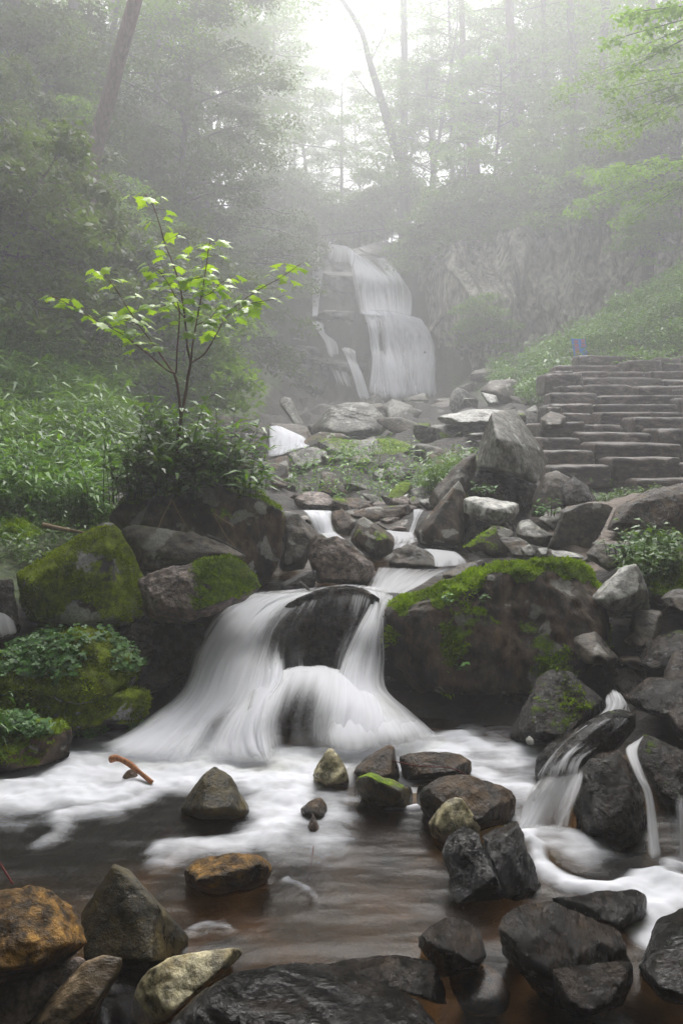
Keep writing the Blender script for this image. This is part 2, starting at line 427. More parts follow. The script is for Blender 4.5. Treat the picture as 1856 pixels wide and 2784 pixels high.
def gz(x, y, rough=True):
    x = np.atleast_1d(np.asarray(x, float)); y = np.atleast_1d(np.asarray(y, float))
    out = np.empty(len(x))
    for s in range(0, len(x), 20000):
        xx, yy = x[s:s+20000], y[s:s+20000]
        r = np.hypot(xx[:, None]-CPa[None, :, 0], yy[:, None]-CPa[None, :, 1])
        out[s:s+20000] = _k(r) @ _w[:len(CPa)] + _w[-3]+_w[-2]*xx+_w[-1]*yy
    if rough:
        q = np.c_[x, y, x*0]
        out = out+fbm(q*1.3, 4, 3)*np.interp(y, [3, 6, 15, 50], [.03, .05, .16, .6])+fbm(q*5, 3, 8)*.02
    return out

def grid_faces(nu, nv):
    i = np.arange(nu*nv).reshape(nv, nu)
    return np.stack([i[:-1, :-1].ravel(), i[:-1, 1:].ravel(), i[1:, 1:].ravel(), i[1:, :-1].ravel()], 1)

def build_ground():
    s = np.linspace(0, 1, 330)
    ys = np.r_[np.linspace(-18, -2.2, 30), -2+5*s[30:]+70*s[30:]**2.6]
    u = np.linspace(-1, 1, 301)
    xs = 8*u+34*np.sign(u)*np.abs(u)**3
    X, Y = np.meshgrid(xs, ys)
    x, y = X.ravel(), Y.ravel()
    W = wmap(np.c_[x, y, x*0]); W[:, 2] = gz(W[:, 0], W[:, 1]); z = CAMZ+(W[:, 2]-CAMZ)/kS(W[:, 1])
    me = mesh_np('ground', W, grid_faces(len(xs), len(ys)))
    left = smooth01((-1.2-x)/.4)*smooth01((y-4.9)/.5)
    right = smooth01((y-14.0)/1.5)*smooth01((x-2.2)/1)
    top = smooth01((z-6.6)/1)
    g = np.clip(np.maximum(np.maximum(left, right), top), 0, 1)*.8
    midg = smooth01(1-np.abs(y-10.0)/2.5)*smooth01(1-np.abs(x-.4)/1.6)*.4
    attr(me, 'green', np.maximum(g, midg))
    sand = smooth01((x-1.45)/.3)*smooth01((y-5.7)/.3)*smooth01((8.6-y)/.3)
    attr(me, 'sand', sand)
    o = link('ground', me, M['ground']); tag(o, kind='structure')
    # pool bed, a few mm over the ground
    xs = np.linspace(-2.6, 2.8, 200); ys = np.linspace(1.0, 4.9, 170)
    X, Y = np.meshgrid(xs, ys); x, y = X.ravel(), Y.ravel()
    z = gz(x, y)+.012+.05*np.abs(fbm(np.c_[x, y, x*0]*3.1, 3, 21)); z = z-.25*smooth01((z+.02)/.06)
    edge = np.minimum(np.minimum(x+2.6, 2.8-x), np.minimum(y-1.0, 4.9-y))
    z = z-.06*(1-smooth01(edge/.2))
    me = mesh_np('pool_bed', np.c_[x, y, z], grid_faces(200, 170))
    tag(link('stream_bed', me, M['bed']), kind='structure')
build_ground()

# ------------------------------------------------------------------ rocks
_ico = {}
def ico(n):
    if n not in _ico:
        bm = bmesh.new(); bmesh.ops.create_icosphere(bm, subdivisions=n, radius=1)
        V = np.array([v.co[:] for v in bm.verts]); V /= np.linalg.norm(V, axis=1)[:, None]
        F = np.array([[v.index for v in f.verts] for f in bm.faces]); bm.free()
        _ico[n] = (V, F)
    return _ico[n]

def hull_planes(pts):
    bm = bmesh.new()
    for p in pts: bm.verts.new(p)
    bmesh.ops.convex_hull(bm, input=bm.verts[:], use_existing_faces=False)
    bm.normal_update()
    N, H = [], []
    for f in bm.faces:
        if f.calc_area() < 1e-5: continue
        n = np.array(f.normal[:]); h = float(n @ np.array(f.verts[0].co[:]))
        if h < 0: n, h = -n, -h
        if h < 1e-3: continue
        N.append(n); H.append(h)
    bm.free()
    N = np.array(N); H = np.array(H)
    keep = []
    for i in range(len(N)):
        if all(not (N[i] @ N[j] > .997 and abs(H[i]-H[j]) < .02) for j in keep): keep.append(i)
    return N[keep], H[keep]

def hull_rock(pts, sub=5, seed=0, sharp=120, chips=9, amp=.03, fine=.007, strata=0.0, chipdepth=.2):
    """vertices and faces of a chipped, slightly worn rock filling the hull of pts"""
    pts = np.asarray(pts, float)
    rs = np.random.default_rng(seed)
    lo, hi = pts.min(0), pts.max(0)
    c = (lo+hi)/2; c = .5*c+.5*pts.mean(0); ext = np.maximum((hi-lo)/2, 1e-3)
    q = (pts-c)/ext
    N, H = hull_planes(q)
    for _ in range(chips):
        n = rs.normal(size=3); n /= np.linalg.norm(n)
        s = (q @ n).max()
        N = np.vstack([N, n]); H = np.append(H, s*(1-rs.uniform(.0, chipdepth)))
    d, F = ico(sub)
    a = np.maximum((d @ N.T)/H[None], 0)
    am = a.max(1)
    r = 1.0/(am*((a/am[:, None])**sharp).sum(1)**(1.0/sharp))
    V = d*r[:, None]*ext+c
    # normals
    n = d/ext; n /= np.linalg.norm(n, axis=1)[:, None]
    size = float(np.mean(ext))*2
    w = V+seed*3.17
    disp = fbm(w*(2.6/size), 3, seed)*amp*size*.2
    lq = fbm((w @ ROT.T)*(2.1/size), 2, seed+11)*3.2+(V[:, 2]-c[2])*(2.0/size); lf = np.floor(lq); lr = lq-lf
    disp += (lf+smooth01((lr-.8)/.2))*amp*size*.22          # fracture ledges
    lq = fbm(w*(5.5/size), 2, seed+12)*2.6; lf = np.floor(lq); disp += (lf+smooth01((lq-lf-.75)/.25))*amp*size*.1
    disp += (ridged(w*(5/size), 3, seed+5)-.9)*amp*size*.2
    disp += (ridged(w*(14/size**.5), 2, seed+9)-.9)*fine*.16+fbm(w*30, 2, seed+3)*fine*.28
    if strata:
        ph = w[:, 2]*(9/size)+w[:, 0]*1.3/size+fbm(w*(1.5/size), 3, seed)*1.2
        disp += (np.abs((ph % 1)-.5)*2)**3*strata*size*-1
    V = V+n*disp[:, None]
    return V, F, size

def vert_normals(V, F):
    a, b, c = V[F[:, 0]], V[F[:, 1]], V[F[:, 2]]
    fn = np.cross(b-a, c-a); vn = np.zeros_like(V)
    for k in range(3): np.add.at(vn, F[:, k], fn)
    return vn/(np.linalg.norm(vn, axis=1)[:, None]+1e-12)

ROCKS = {}
def leaf_tris(Pb, D, S, L, W, droop=None):
    """leaves: base Pb, along D (unit), side S (unit), length L, width W -> 4 verts + 2 tris each"""
    n = len(Pb); L = np.broadcast_to(L, (n,))[:, None]; W = np.broadcast_to(W, (n,))[:, None]
    dz = np.zeros((n, 3)); dz[:, 2] = -1
    dr = 0 if droop is None else np.broadcast_to(droop, (n,))[:, None]*dz*L
    V = np.stack([Pb, Pb+D*L*.45-S*W*.5, Pb+D*L*.45+S*W*.5, Pb+D*L+dr], 1).reshape(-1, 3)
    b = np.arange(n)*4
    F = np.concatenate([np.stack([b, b+2, b+1], 1), np.stack([b+1, b+2, b+3], 1)])
    return V, F

def unit(v): return v/(np.linalg.norm(v, axis=-1, keepdims=True)+1e-12)

def add_moss(o, V, F, vn, moss, thr=.5, dens=9000, ln=.012, mat='moss', off=None, maxn=60000, seed=1):
    """short moss blades standing on the mossy faces, one mesh that is a part of the rock"""
    rs = np.random.default_rng(seed)
    a, b, c = V[F[:, 0]], V[F[:, 1]], V[F[:, 2]]
    ar = np.linalg.norm(np.cross(b-a, c-a), axis=1)/2
    fm = moss[F].mean(1)
    fc = (a+b+c)/3
    fm = fm+.28*fbm(fc*9, 3, 77)
    w = ar*np.clip((fm-thr)*4, 0, 1)
    tot = w.sum()
    n = int(min(maxn, tot*dens))
    if n < 50: return
    idx = rs.choice(len(F), n, p=w/tot)
    u, v = rs.random(n), rs.random(n); fl = u+v > 1; u[fl] = 1-u[fl]; v[fl] = 1-v[fl]
    p = a[idx]+(b-a)[idx]*u[:, None]+(c-a)[idx]*v[:, None]
    nn = unit(vn[F[idx, 0]]); d = unit(nn+rs.normal(size=(n, 3))*.55)
    s = unit(np.cross(d, rs.normal(size=(n, 3))))
    L = ln*rs.uniform(.5, 1.5, n)*(1+.9*np.clip(fbm(p*14, 2, 5), -.8, 1))
    LV, LF = leaf_tris(p-nn*.002, d, s, L, L*.42)
    me = mesh_np('moss', LV, LF, smooth=False)
    attr(me, 'rnd', np.repeat(np.clip(rs.random(n)*.5+.5*(.5+.6*fbm(p*6, 2, 9)), 0, 1), 4))
    m = link('moss', me, M[mat], parent=o)
    m.matrix_parent_inverse = Matrix.Identity(4)
    m['kind'] = 'stuff'
    if off is not None: me.transform(Matrix.Translation([-float(c) for c in off]))

def make_rock(V, F, mat, name, label, cat='rock', group=None, moss=0.0, mossdir=None, fuzz=None, thr=.5, seed=0, blade=.012, dens=9000, mossfn=None, key=None, fm='moss', maxn=60000):
    vn = vert_normals(V, F)
    m = vn[:, 2]*.75+.35*fbm(V*2.4, 3, seed+31)+.12*fbm(V*9, 2, 4)
    if mossdir is not None: m = m+.6*(vn @ np.array(mossdir))
    m = m+(moss-.62)
    if mossfn is not None: m = mossfn(V, vn, m)
    if moss <= 0 and mossfn is None: m = m*0-1
    base = np.array([V[:, 0].mean(), V[:, 1].mean(), V[:, 2].min()])
    me = mesh_np(name, V-base, F)
    attr(me, 'moss', m)
    o = link(name, me, M[mat], loc=base)
    tag(o, label, cat, group)
    if fuzz: add_moss(o, V, F, vn, m, thr=thr, dens=dens, ln=blade, off=base, seed=seed, mat=fm, maxn=maxn)
    if key: ROCKS[key] = (o, V, F, vn, m, base)
    return o

def rock(reg, D, t, pts, mat, name, label, extra=(), sub=5, seed=None, inset=.62, back=.7, backt=None, foot=0, **kw):
    """pts: outline in photo pixels at depth D; t: how far the front stands out; backt: depth behind"""
    hk = {k: kw.pop(k) for k in ('sharp', 'chips', 'amp', 'fine', 'strata', 'chipdepth') if k in kw}
    seed = seed if seed is not None else (abs(int(pts[0][0]*7+pts[0][1]*13+D*101)) % 9973)
    rs = np.random.default_rng(seed)
    A = np.array(pts, float); c = A.mean(0); lo, hi = A[:, 1].min(), A[:, 1].max()
    Pn = [PR(reg, x, y, D) for x, y in A]
    for x, y in (A if len(A) < 9 else A[::2]):
        rel = (y-lo)/(hi-lo+1e-6)
        k = inset+rs.uniform(-.08, .08)
        Pn.append(PR(reg, c[0]+(x-c[0])*k, c[1]+(y-c[1])*k+(hi-lo)*.06, D-t*(.3+.7*rel)+rs.uniform(-.1, .1)*t))
    if foot:          # the part of the rock that stands under water
        for x, y in A:
            if (y-lo)/(hi-lo) > .6:
                q = PR(reg, c[0]+(x-c[0])*.95, y, D); Pn.append(q+np.array([0, .03, -foot*.3])); Pn.append(q+np.array([0, t*1.2, -foot]))
    bt = backt if backt is not None else t*1.3
    for x, y in A[::2]:
        Pn.append(PR(reg, c[0]+(x-c[0])*back, c[1]+(y-c[1])*back, D+bt))
    for e in extra: Pn.append(PR(reg, e[0], e[1], D+e[2]))
    V, F, size = hull_rock(Pn, sub=sub, seed=seed, **hk)
    return make_rock(V, F, mat, name, label, seed=seed, **kw)

G1 = 'rocks standing in the pool'
G2 = 'tumbled rocks on the right bank'
G3 = 'rocks beside the cascade'
G4 = 'rocks in the stream bed above the cascade'
G5 = 'wet boulders along the bottom'

# --- left side of the cascade
def moss_A(V, vn, m):
    return m*.5 + .35+.5*fbm(V*4.2, 3, 51) + .5*smooth01((.62-V[:, 2])/.3)+.40*smooth01((-1.4-V[:, 0])/.15)
rock('R3', 5.0, .3, [(65, 690), (180, 640), (350, 530), (430, 480), (530, 455), (570, 500), (640, 600), (690, 720), (680, 900), (600, 980), (430, 980), (200, 960), (130, 900), (110, 800), (70, 750)],
     'mossrock', 'boulder', 'large boulder left of the cascade, sloping face mottled with yellow green moss and grey lichen', group=G3, sub=6, moss=.62, mossfn=moss_A, fuzz=True, thr=.42, blade=.011, dens=26000, key='A', cat='boulder', inset=.75, fm='mossdark')
def moss_B(V, vn, m): return m+.45
rock('N', 4.5, .3, [(-120, 1800), (0, 1762), (60, 1728), (150, 1705), (250, 1702), (300, 1730), (385, 1775), (400, 1830), (330, 1900), (100, 1920), (-120, 1920)],
     'mossrock', 'mossy_bank', 'upper mossy shelf at the left edge hung with clover', group=G3, sub=6, moss=.9, mossfn=moss_B, fuzz=True, thr=.3, blade=.013, dens=22000, key='B', cat='bank', amp=.07, inset=.8, fm='mossdark')
rock('N', 4.38, .32, [(-120, 1880), (60, 1860), (200, 1830), (330, 1850), (420, 1880), (440, 1930), (360, 1975), (290, 1990), (170, 2010), (-120, 2060)],
     'mossrock', 'mossy_bank', 'lower mossy bank covered with clover beside the foaming pool', group=G3, sub=6, moss=.9, mossfn=moss_B, fuzz=True, thr=.3, blade=.013, dens=22000, key='B2', cat='bank', amp=.09, inset=.85, fm='mossdark')
rock('N', 4.05, .2, [(-120, 1960), (0, 1965), (100, 1950), (170, 1965), (197, 2000), (192, 2060), (110, 2100), (0, 2115), (-120, 2120)],
     'darkdry', 'rock', 'mossy topped rock at the left edge right at the water line', group=G3, sub=6, moss=.9, mossfn=lambda V, vn, m: m+.9*smooth01((V[:, 2]-.14)/.08)-.35, fuzz=True, thr=.35, blade=.013, dens=20000, key='B3', amp=.07, fm='mossdark')
rock('R3', 4.75, .22, [(630, 720), (680, 682), (790, 670), (940, 622), (1060, 615), (1140, 640), (1165, 700), (1200, 760), (1100, 810), (1000, 840), (940, 870), (900, 930), (800, 945), (700, 925), (650, 860)],
     'pink', 'boulder', 'rough brown and grey boulder with a cap of bright moss at its right end', group=G3, sub=6, mossfn=lambda V, vn, m: m+1.0*smooth01((V[:, 0]+.85)/.12)-.55, moss=.5, fuzz=True, thr=.4, blade=.013, dens=26000, cat='boulder', amp=.05, fine=.012)
rock('R3', 5.75, .25, [(500, 430), (580, 330), (700, 280), (1000, 250), (1150, 290), (1250, 320), (1300, 380), (1335, 440), (1330, 560), (1310, 640), (1200, 790), (1100, 720), (760, 720), (640, 660), (540, 560)],
     'darkdry', 'boulder', 'huge dark overhanging boulder carrying the maple sapling and weeds', group=G3, sub=6, moss=.42, fuzz=True, thr=.4, blade=.018, dens=14000, key='D', cat='boulder', amp=.045, back=.9, backt=.8, fine=.01)
rock('R3', 5.3, .15, [(560, 600), (600, 540), (560, 480), (700, 470), (900, 505), (1000, 540), (1140, 610), (1060, 650), (940, 660), (720, 700), (620, 690)],
     'greydark', 'rock', 'grey lichen-spotted wedge rock under the sapling boulder', group=G3, moss=.1, amp=.05, fine=.012)
rock('R3', 5.25, .06, [(425, 490), (470, 458), (528, 452), (530, 520), (485, 565), (450, 545)], 'pale', 'rock', 'small white rock face on top of the big mossy boulder', group=G3, sub=4)
rock('Z4', 6.05, .2, [(340, 730), (430, 750), (500, 820), (555, 885), (500, 960), (470, 1100), (300, 1120), (330, 900)],
     'greydark', 'rock', 'grey sloping rock with moss on its flank, right of the sapling boulder', group=G3, moss=.4, fuzz=True, blade=.012, dens=12000)
rock('R3', 6.2, .3, [(-60, 450), (30, 435), (110, 445), (200, 500), (262, 565), (200, 610), (150, 690), (-60, 690)],
     'darkdry', 'boulder', 'moss-topped dark boulder at the left edge below the tall weeds', group=G3, moss=.85, fuzz=True, thr=.4, blade=.018, dens=12000, cat='boulder', backt=.7)
rock('Z5', 7.6, .4, [(200, 900), (280, 870), (420, 900), (510, 950), (520, 1010), (420, 1080), (300, 1060), (220, 980)],
     'darkdry', 'boulder', 'rounded mossy boulder among the weeds on the left bank', group=G3, moss=.9, fuzz=True, blade=.02, dens=8000, cat='boulder')
rock('Z5', 6.9, .25, [(470, 1060), (560, 980), (700, 920), (770, 950), (770, 1070), (660, 1130), (520, 1150)],
     'darkdry', 'rock', 'brown mossy rock behind the white-faced one on the left bank', group=G3, moss=.6, fuzz=True, blade=.016, dens=8000)
rock('N', 4.9, .15, [(-40, 1570), (0, 1565), (35, 1575), (40, 1640), (60, 1720), (30, 1760), (-40, 1780)],
     'dark', 'rock', 'dark wet rock at the left edge behind a small trickle', group=G3, moss=.1)
rock('R3', 4.95, .06, [(950, 850), (985, 805), (1030, 800), (1050, 840), (1010, 870), (960, 920)], 'pink', 'rock', 'small pale stone at the left lip of the cascade', group=G3, sub=4, moss=.3, mossfn=lambda V, vn, m: m+.3-1.6*smooth01((V[:, 0]+.93)/.04), fuzz=True)
# dark fill under the left boulders and cascade side
rock('N', 4.85, .2, [(300, 1700), (420, 1700), (560, 1690), (560, 1800), (500, 1850), (420, 1900), (330, 1900), (280, 1800)], 'dark', 'rock', 'shadowed dark rock between the clover bank and the cascade', group=G3, moss=.35, fuzz=True)

# --- cascade core rocks
rock('N', 5.05, .14, [(690, 1720), (720, 1680), (790, 1635), (880, 1597), (980, 1597), (1040, 1625), (1045, 1690), (1000, 1760), (950, 1850), (830, 1880), (690, 1850)],
     'dark', 'boulder', 'wet dark boulder in the middle of the cascade with water parting round it', group=G3, sub=6, cat='boulder', amp=.05, fine=.012)
rock('N', 4.62, .16, [(690, 1960), (730, 1890), (800, 1848), (880, 1838), (960, 1870), (990, 1960), (1000, 2090), (900, 2130), (740, 2110), (690, 2030)],
     'dark', 'boulder', 'rounded boulder hidden behind the thin fan of the lower cascade', group=G3, sub=5, cat='boulder', sharp=10)
rock('N', 4.7, .2, [(500, 2060), (540, 1930), (590, 1880), (640, 1900), (650, 2000), (640, 2120), (500, 2120)], 'dark', 'rock', 'dark rock glimpsed through the left fan of the lower cascade', group=G3, sharp=12)
rock('N', 5.0, .1, [(380, 1960), (470, 1790), (560, 1690), (680, 1660), (720, 1760), (720, 1900), (640, 1980), (440, 2050)], 'dark', 'rock', 'rock ledge under the white left half of the cascade', group=G3, sharp=12)
rock('N', 4.95, .1, [(930, 1860), (960, 1750), (1040, 1640), (1080, 1700), (1120, 1850), (1250, 1980), (1180, 2060), (960, 2000)], 'black', 'rock', 'black rock ledge below the moss-topped boulder, right of the cascade', group=G3, sharp=12)

# --- big mossy boulder right of the cascade
def moss_T(V, vn, m):
    x, z = V[:, 0], V[:, 2]
    rim = np.interp(x, [.2, .59, .86, 1.2, 1.47, 1.7], [.54, .68, .77, .82, .74, .6])
    edge = smooth01((z-(rim-.09-.05*smooth01((x-1.1)/.3)+.05*fbm(V*7, 2, 2)))/.06)
    return np.maximum(.27+.55*fbm(V*3.4, 3, 50)+.25*vn[:, 2]-.25*smooth01((x-1.15)/.3), edge*1.0)
rock('R4', 5.0, .38, [(165, 840), (200, 800), (360, 770), (480, 725), (600, 672), (700, 645), (830, 622), (980, 605), (1130, 635), (1200, 690), (1200, 800), (1180, 950), (1250, 1080), (1180, 1200), (1000, 1330), (700, 1300), (420, 1260), (290, 1180), (210, 1100), (180, 950)],
     'darkdry', 'boulder', 'biggest boulder, a dark block with a thick rim of bright green moss along its top', group=G3, sub=6, cat='boulder', moss=.5, mossfn=moss_T, fuzz=True, thr=.42, blade=.017, dens=30000, maxn=90000, key='T', amp=.06, inset=.86, backt=.55, back=.8, fine=.012, sharp=34, chips=14, strata=.006)
rock('R6', 4.36, .25, [(-100+860, 250), (830, 110), (900, -20), (960, -55), (1050, -40), (1150, 40), (1235, 110), (1180, 200), (1080, 300), (900, 320), (780, 300)],
     'dark', 'rock', 'dark pyramid-shaped rock edged with moss, right foot of the biggest boulder', group=G3, sub=6, moss=.45, fuzz=True, thr=.42, blade=.012, dens=14000, key='U', amp=.03)

# --- right bank tumble
rk = lambda reg, D, t, pts, mat, label, name='rock', **kw: rock(reg, D, t, pts, mat, name, label, group=kw.pop('group', G2), **kw)
rk('R4', 5.0, .18, [(1130, 812), (1190, 770), (1270, 670), (1350, 640), (1390, 685), (1405, 762), (1250, 895), (1210, 860)], 'pale', 'pale grey angular slab leaning on the right end of the biggest boulder', sub=5, extra=[(1420, 870, .1), (1260, 920, .1)])
rk('R4', 5.3, .2, [(1130, 850), (1250, 900), (1410, 800), (1470, 860), (1440, 1000), (1400, 1100), (1290, 1090), (1150, 980)], 'dark', 'dark rock wedged under the pale leaning slab')
rk('R4', 5.6, .15, [(1120, 600), (1160, 545), (1245, 545), (1300, 590), (1290, 660), (1230, 690), (1150, 640)], 'greydark', 'grey rock behind the moss rim, left of the yellow green moss patch')
rk('R4', 5.5, .3, [(1290, 660), (1380, 600), (1500, 610), (1640, 640), (1640, 860), (1480, 880), (1380, 800)], 'darkdry', 'moss-draped bank rock at the right edge under the sandy path', moss=.9, fuzz=True, thr=.35, blade=.02, dens=12000, key='X')
rk('R4', 5.0, .2, [(1340, 855), (1450, 848), (1475, 870), (1470, 960), (1420, 1080), (1330, 1070), (1320, 930)], 'greydark', 'flat-topped dark rock right of the leaning slab')
rk('R4', 5.1, .2, [(1455, 800), (1520, 760), (1640, 770), (1640, 900), (1500, 860)], 'greydark', 'grey stone at the right edge below the moss-draped one')
rk('R4', 4.7, .18, [(1050, 985), (1100, 1010), (1165, 958), (1200, 990), (1275, 1085), (1250, 1130), (1120, 1110), (1060, 1050)], 'greydark', 'dark rock with a small pale facet beside the mossy pyramid', extra=[(1180, 1075, -.2)])
rk('R4', 4.8, .25, [(1370, 1050), (1450, 975), (1568, 940), (1660, 950), (1660, 1080), (1540, 1090), (1400, 1150), (1330, 1130)], 'dark', 'wide dark rock with a wet grey top at the right edge', moss=.25)
rk('R4', 4.4, .2, [(1470, 1190), (1500, 1090), (1530, 1048), (1640, 1100), (1640, 1280), (1540, 1290), (1480, 1240)], 'brown', 'brown pointed rock at the right edge above the small falls')
rk('R4', 4.75, .2, [(1180, 1120), (1300, 1080), (1420, 1110), (1480, 1200), (1440, 1330), (1310, 1330), (1220, 1230)], 'dark', 'black rock in the shade above the right-hand stream')
rk('R4', 5.4, .3, [(1200, 850), (1500, 850), (1660, 900), (1660, 1300), (1400, 1350), (1200, 1250), (1150, 1000)], 'dark', 'deep shadowed rock at the back of the right bank')
rk('R6', 4.2, .2, [(1290, 60), (1400, -20), (1560, -30), (1660, 20), (1660, 200), (1500, 180), (1340, 140)], 'dark', 'smooth black rock beside the head of the right-hand stream')
rk('R6', 4.0, .12, [(1490, 140), (1568, 120), (1660, 140), (1660, 300), (1540, 270)], 'dark', 'dark rock at the right edge beside the stream head')

rk('Z3', 7.5, .35, [(306, 700), (330, 540), (399, 360), (545, 342), (600, 430), (712, 580), (745, 660), (690, 795), (600, 770), (520, 740), (420, 705)],
   'grey', 'tall upright monolith with a pointed pale top standing on the rubble', name='boulder', cat='boulder', sub=6, inset=1.0, back=.75, backt=.5, sharp=60, chips=3, amp=.012, fine=.006, seed=11,
   ) if False else None
# the monolith is set out facet by facet
def monolith():
    D = 7.5
    pts = [(399, 360, 0), (545, 340, .25), (712, 582, .12), (436, 515, -.32), (425, 700, -.34), (306, 700, .12), (325, 560, .15), (680, 800, -.2), (745, 665, .2), (600, 560, -.15),
           (560, 745, -.25), (520, 380, .75), (660, 620, .7), (400, 690, .7)]
    V, F, s = hull_rock([PR('Z3', x, y, D+d) for x, y, d in pts], sub=6, seed=11, sharp=90, chips=0, amp=.008, fine=.006)
    make_rock(V, F, 'grey', 'boulder', 'tall upright angular monolith with a pointed top standing on the rubble', 'boulder', G2, seed=3)
monolith()
rk('Z3', 7.6, .15, [(230, 740), (300, 700), (440, 705), (600, 760), (690, 800), (680, 900), (640, 1000), (560, 980), (400, 900), (250, 880)], 'dark', 'dark block standing for the shadow right under the monolith', backt=.6)  # dark-coloured block put in for the shadow mass below the monolith
rk('Z3', 7.35, .2, [(100, 960), (60, 900), (0, 930), (20, 840), (150, 740), (210, 660), (310, 600), (315, 700), (240, 760), (235, 900), (160, 950)], 'greydark', 'grey rock climbing to the left foot of the monolith')
rk('R4', 6.9, .3, [(330, 500), (390, 430), (440, 370), (540, 260), (570, 330), (580, 470), (575, 560), (540, 595), (430, 580), (350, 570)], 'darkdry', 'large dark slab above the right stream branch', sub=6, amp=.03)
rk('R4', 6.75, .22, [(560, 350), (600, 333), (700, 345), (812, 372), (815, 410), (790, 450), (740, 475), (680, 470), (600, 440), (558, 412)], 'pale', 'flat pale block below the monolith', extra=[(700, 400, -.3)])
rk('R4', 6.9, .25, [(540, 460), (600, 420), (760, 440), (800, 480), (780, 540), (640, 600), (560, 590)], 'dark', 'black rock in the gap below the flat pale block')
rk('R4', 7.2, .2, [(865, 430), (880, 330), (930, 230), (985, 205), (1060, 240), (1060, 340), (1030, 390), (940, 440)], 'greydark', 'tan-streaked rock leaning against the right of the monolith', sub=5)
rk('R4', 7.1, .12, [(1000, 390), (1010, 290), (1065, 243), (1130, 290), (1175, 355), (1100, 375)], 'dark', 'dark triangular rock left of the sandy path')
rk('Z3', 6.3, .1, [(750, 1185), (790, 1080), (830, 945), (960, 910), (1090, 915), (1155, 935), (1100, 1050), (1040, 1160), (950, 1225), (850, 1210)], 'greydark', 'broad tilted brownish slab facing the camera in the middle of the rubble', sub=6, inset=.88, amp=.02, key='N')
rk('Z3', 6.6, .12, [(680, 1010), (740, 960), (830, 935), (840, 990), (790, 1100), (720, 1050)], 'greydark', 'small grey slab tucked left of the broad tilted slab')
rk('Z3', 6.3, .14, [(535, 1095), (580, 1020), (640, 1015), (720, 1070), (780, 1110), (740, 1190), (640, 1150), (560, 1135)], 'grey', 'pale faceted stone between the flat block and the tilted slab', extra=[(635, 1125, -.2)])
rk('Z3', 6.0, .12, [(440, 1125), (560, 1120), (640, 1160), (690, 1220), (600, 1255), (500, 1240)], 'greydark', 'brownish flat stone in front of the pale faceted stone')
rk('Z3', 6.15, .14, [(215, 1200), (300, 1130), (400, 1045), (430, 1050), (440, 1120), (540, 1080), (530, 1120), (450, 1180), (500, 1250), (340, 1250)], 'darkdry', 'dark rock with a yellow moss ridge beside the stream', moss=.65, fuzz=True, thr=.4, dens=12000, blade=.013)
rk('Z3', 5.8, .07, [(575, 1190), (630, 1158), (680, 1220), (670, 1245), (600, 1245)], 'pale', 'small bright white stone just behind the moss rim', sub=4)
rk('Z3', 5.7, .07, [(680, 1185), (740, 1185), (750, 1230), (690, 1240)], 'pale', 'second small bright stone behind the moss rim', sub=4)
rk('Z3', 5.65, .08, [(745, 1200), (850, 1200), (960, 1235), (980, 1255), (760, 1255)], 'pale', 'long low white slab behind the moss rim', sub=4)
rk('Z3', 6.6, .3, [(1100, 1075), (1155, 930), (1250, 900), (1300, 880), (1420, 810), (1568, 785), (1720, 780), (1720, 1090), (1400, 1100), (1200, 1095)], 'brown', 'wide dark brown slab at the right edge between the path and the steps', sub=6, amp=.03, inset=.9)
rk('Z3', 6.4, .08, [(1375, 1130), (1440, 1095), (1500, 1078), (1560, 1090), (1565, 1130), (1500, 1160), (1400, 1160)], 'pale', 'small white rock lying on the sandy path', sub=5, amp=.05)
rk('Z3', 5.7, .14, [(1010, 1150), (1100, 1140), (1240, 1150), (1400, 1165), (1380, 1190), (1200, 1200), (1140, 1290), (1020, 1230)], 'greydark', 'dark flat stone at the near edge of the sandy path')
rk('Z4', 5.65, .1, [(1290, 1135), (1400, 1062), (1480, 1045), (1568, 1030), (1600, 1075), (1450, 1130), (1300, 1165)], 'greydark', 'long dark stone along the right margin of the stream', group=G4)

# --- stream rocks above the cascade
r4 = lambda *a, **k: rk(*a, group=G4, **k)
r4('Z4', 5.75, .16, [(475, 1010), (500, 960), (560, 880), (640, 880), (740, 925), (780, 960), (900, 1080), (905, 1130), (860, 1200), (700, 1190), (540, 1180), (530, 1080)], 'pink', 'pinkish rock with a bright moss cap in the middle of the stream', sub=6,
   mossfn=lambda V, vn, m: m+.95*smooth01((-.30-V[:, 0]+.25*(V[:, 2]-.8))/.06)-.5, moss=.6, fuzz=True, thr=.4, dens=30000, blade=.014, amp=.03, fine=.012)
r4('Z4', 5.6, .05, [(310, 1190), (440, 1110), (540, 1095), (535, 1200), (400, 1230), (320, 1220)], 'black', 'flat wet dark slab behind the left lip of the cascade', moss=.3)
r4('Z4', 6.45, .2, [(725, 900), (760, 840), (800, 780), (825, 770), (900, 820), (985, 880), (1018, 915), (1000, 990), (890, 1060), (800, 980)], 'darkdry', 'dark pointed rock with a line of moss on its ridge', sub=5, moss=.42, fuzz=True, thr=.38, blade=.012, dens=14000, amp=.02)
r4('Z4', 6.3, .15, [(960, 1075), (990, 1000), (1080, 942), (1180, 955), (1250, 1010), (1300, 1090), (1100, 1110)], 'greydark', 'low rounded rock under a film of water', sharp=12, amp=.05)
r4('Z4', 7.6, .12, [(690, 745), (850, 712), (1110, 695), (1125, 740), (1090, 780), (900, 815), (740, 775)], 'darkdry', 'long flat slab lying across the stream', moss=.1)
r4('Z4', 7.4, .12, [(900, 810), (1090, 790), (1120, 860), (1080, 880), (950, 865)], 'greydark', 'grey rock under the long flat slab')
r4('Z4', 7.3, .15, [(630, 745), (690, 722), (760, 780), (790, 800), (740, 890), (660, 870), (630, 800)], 'darkdry', 'dark rock right of the small white fall', moss=.25)
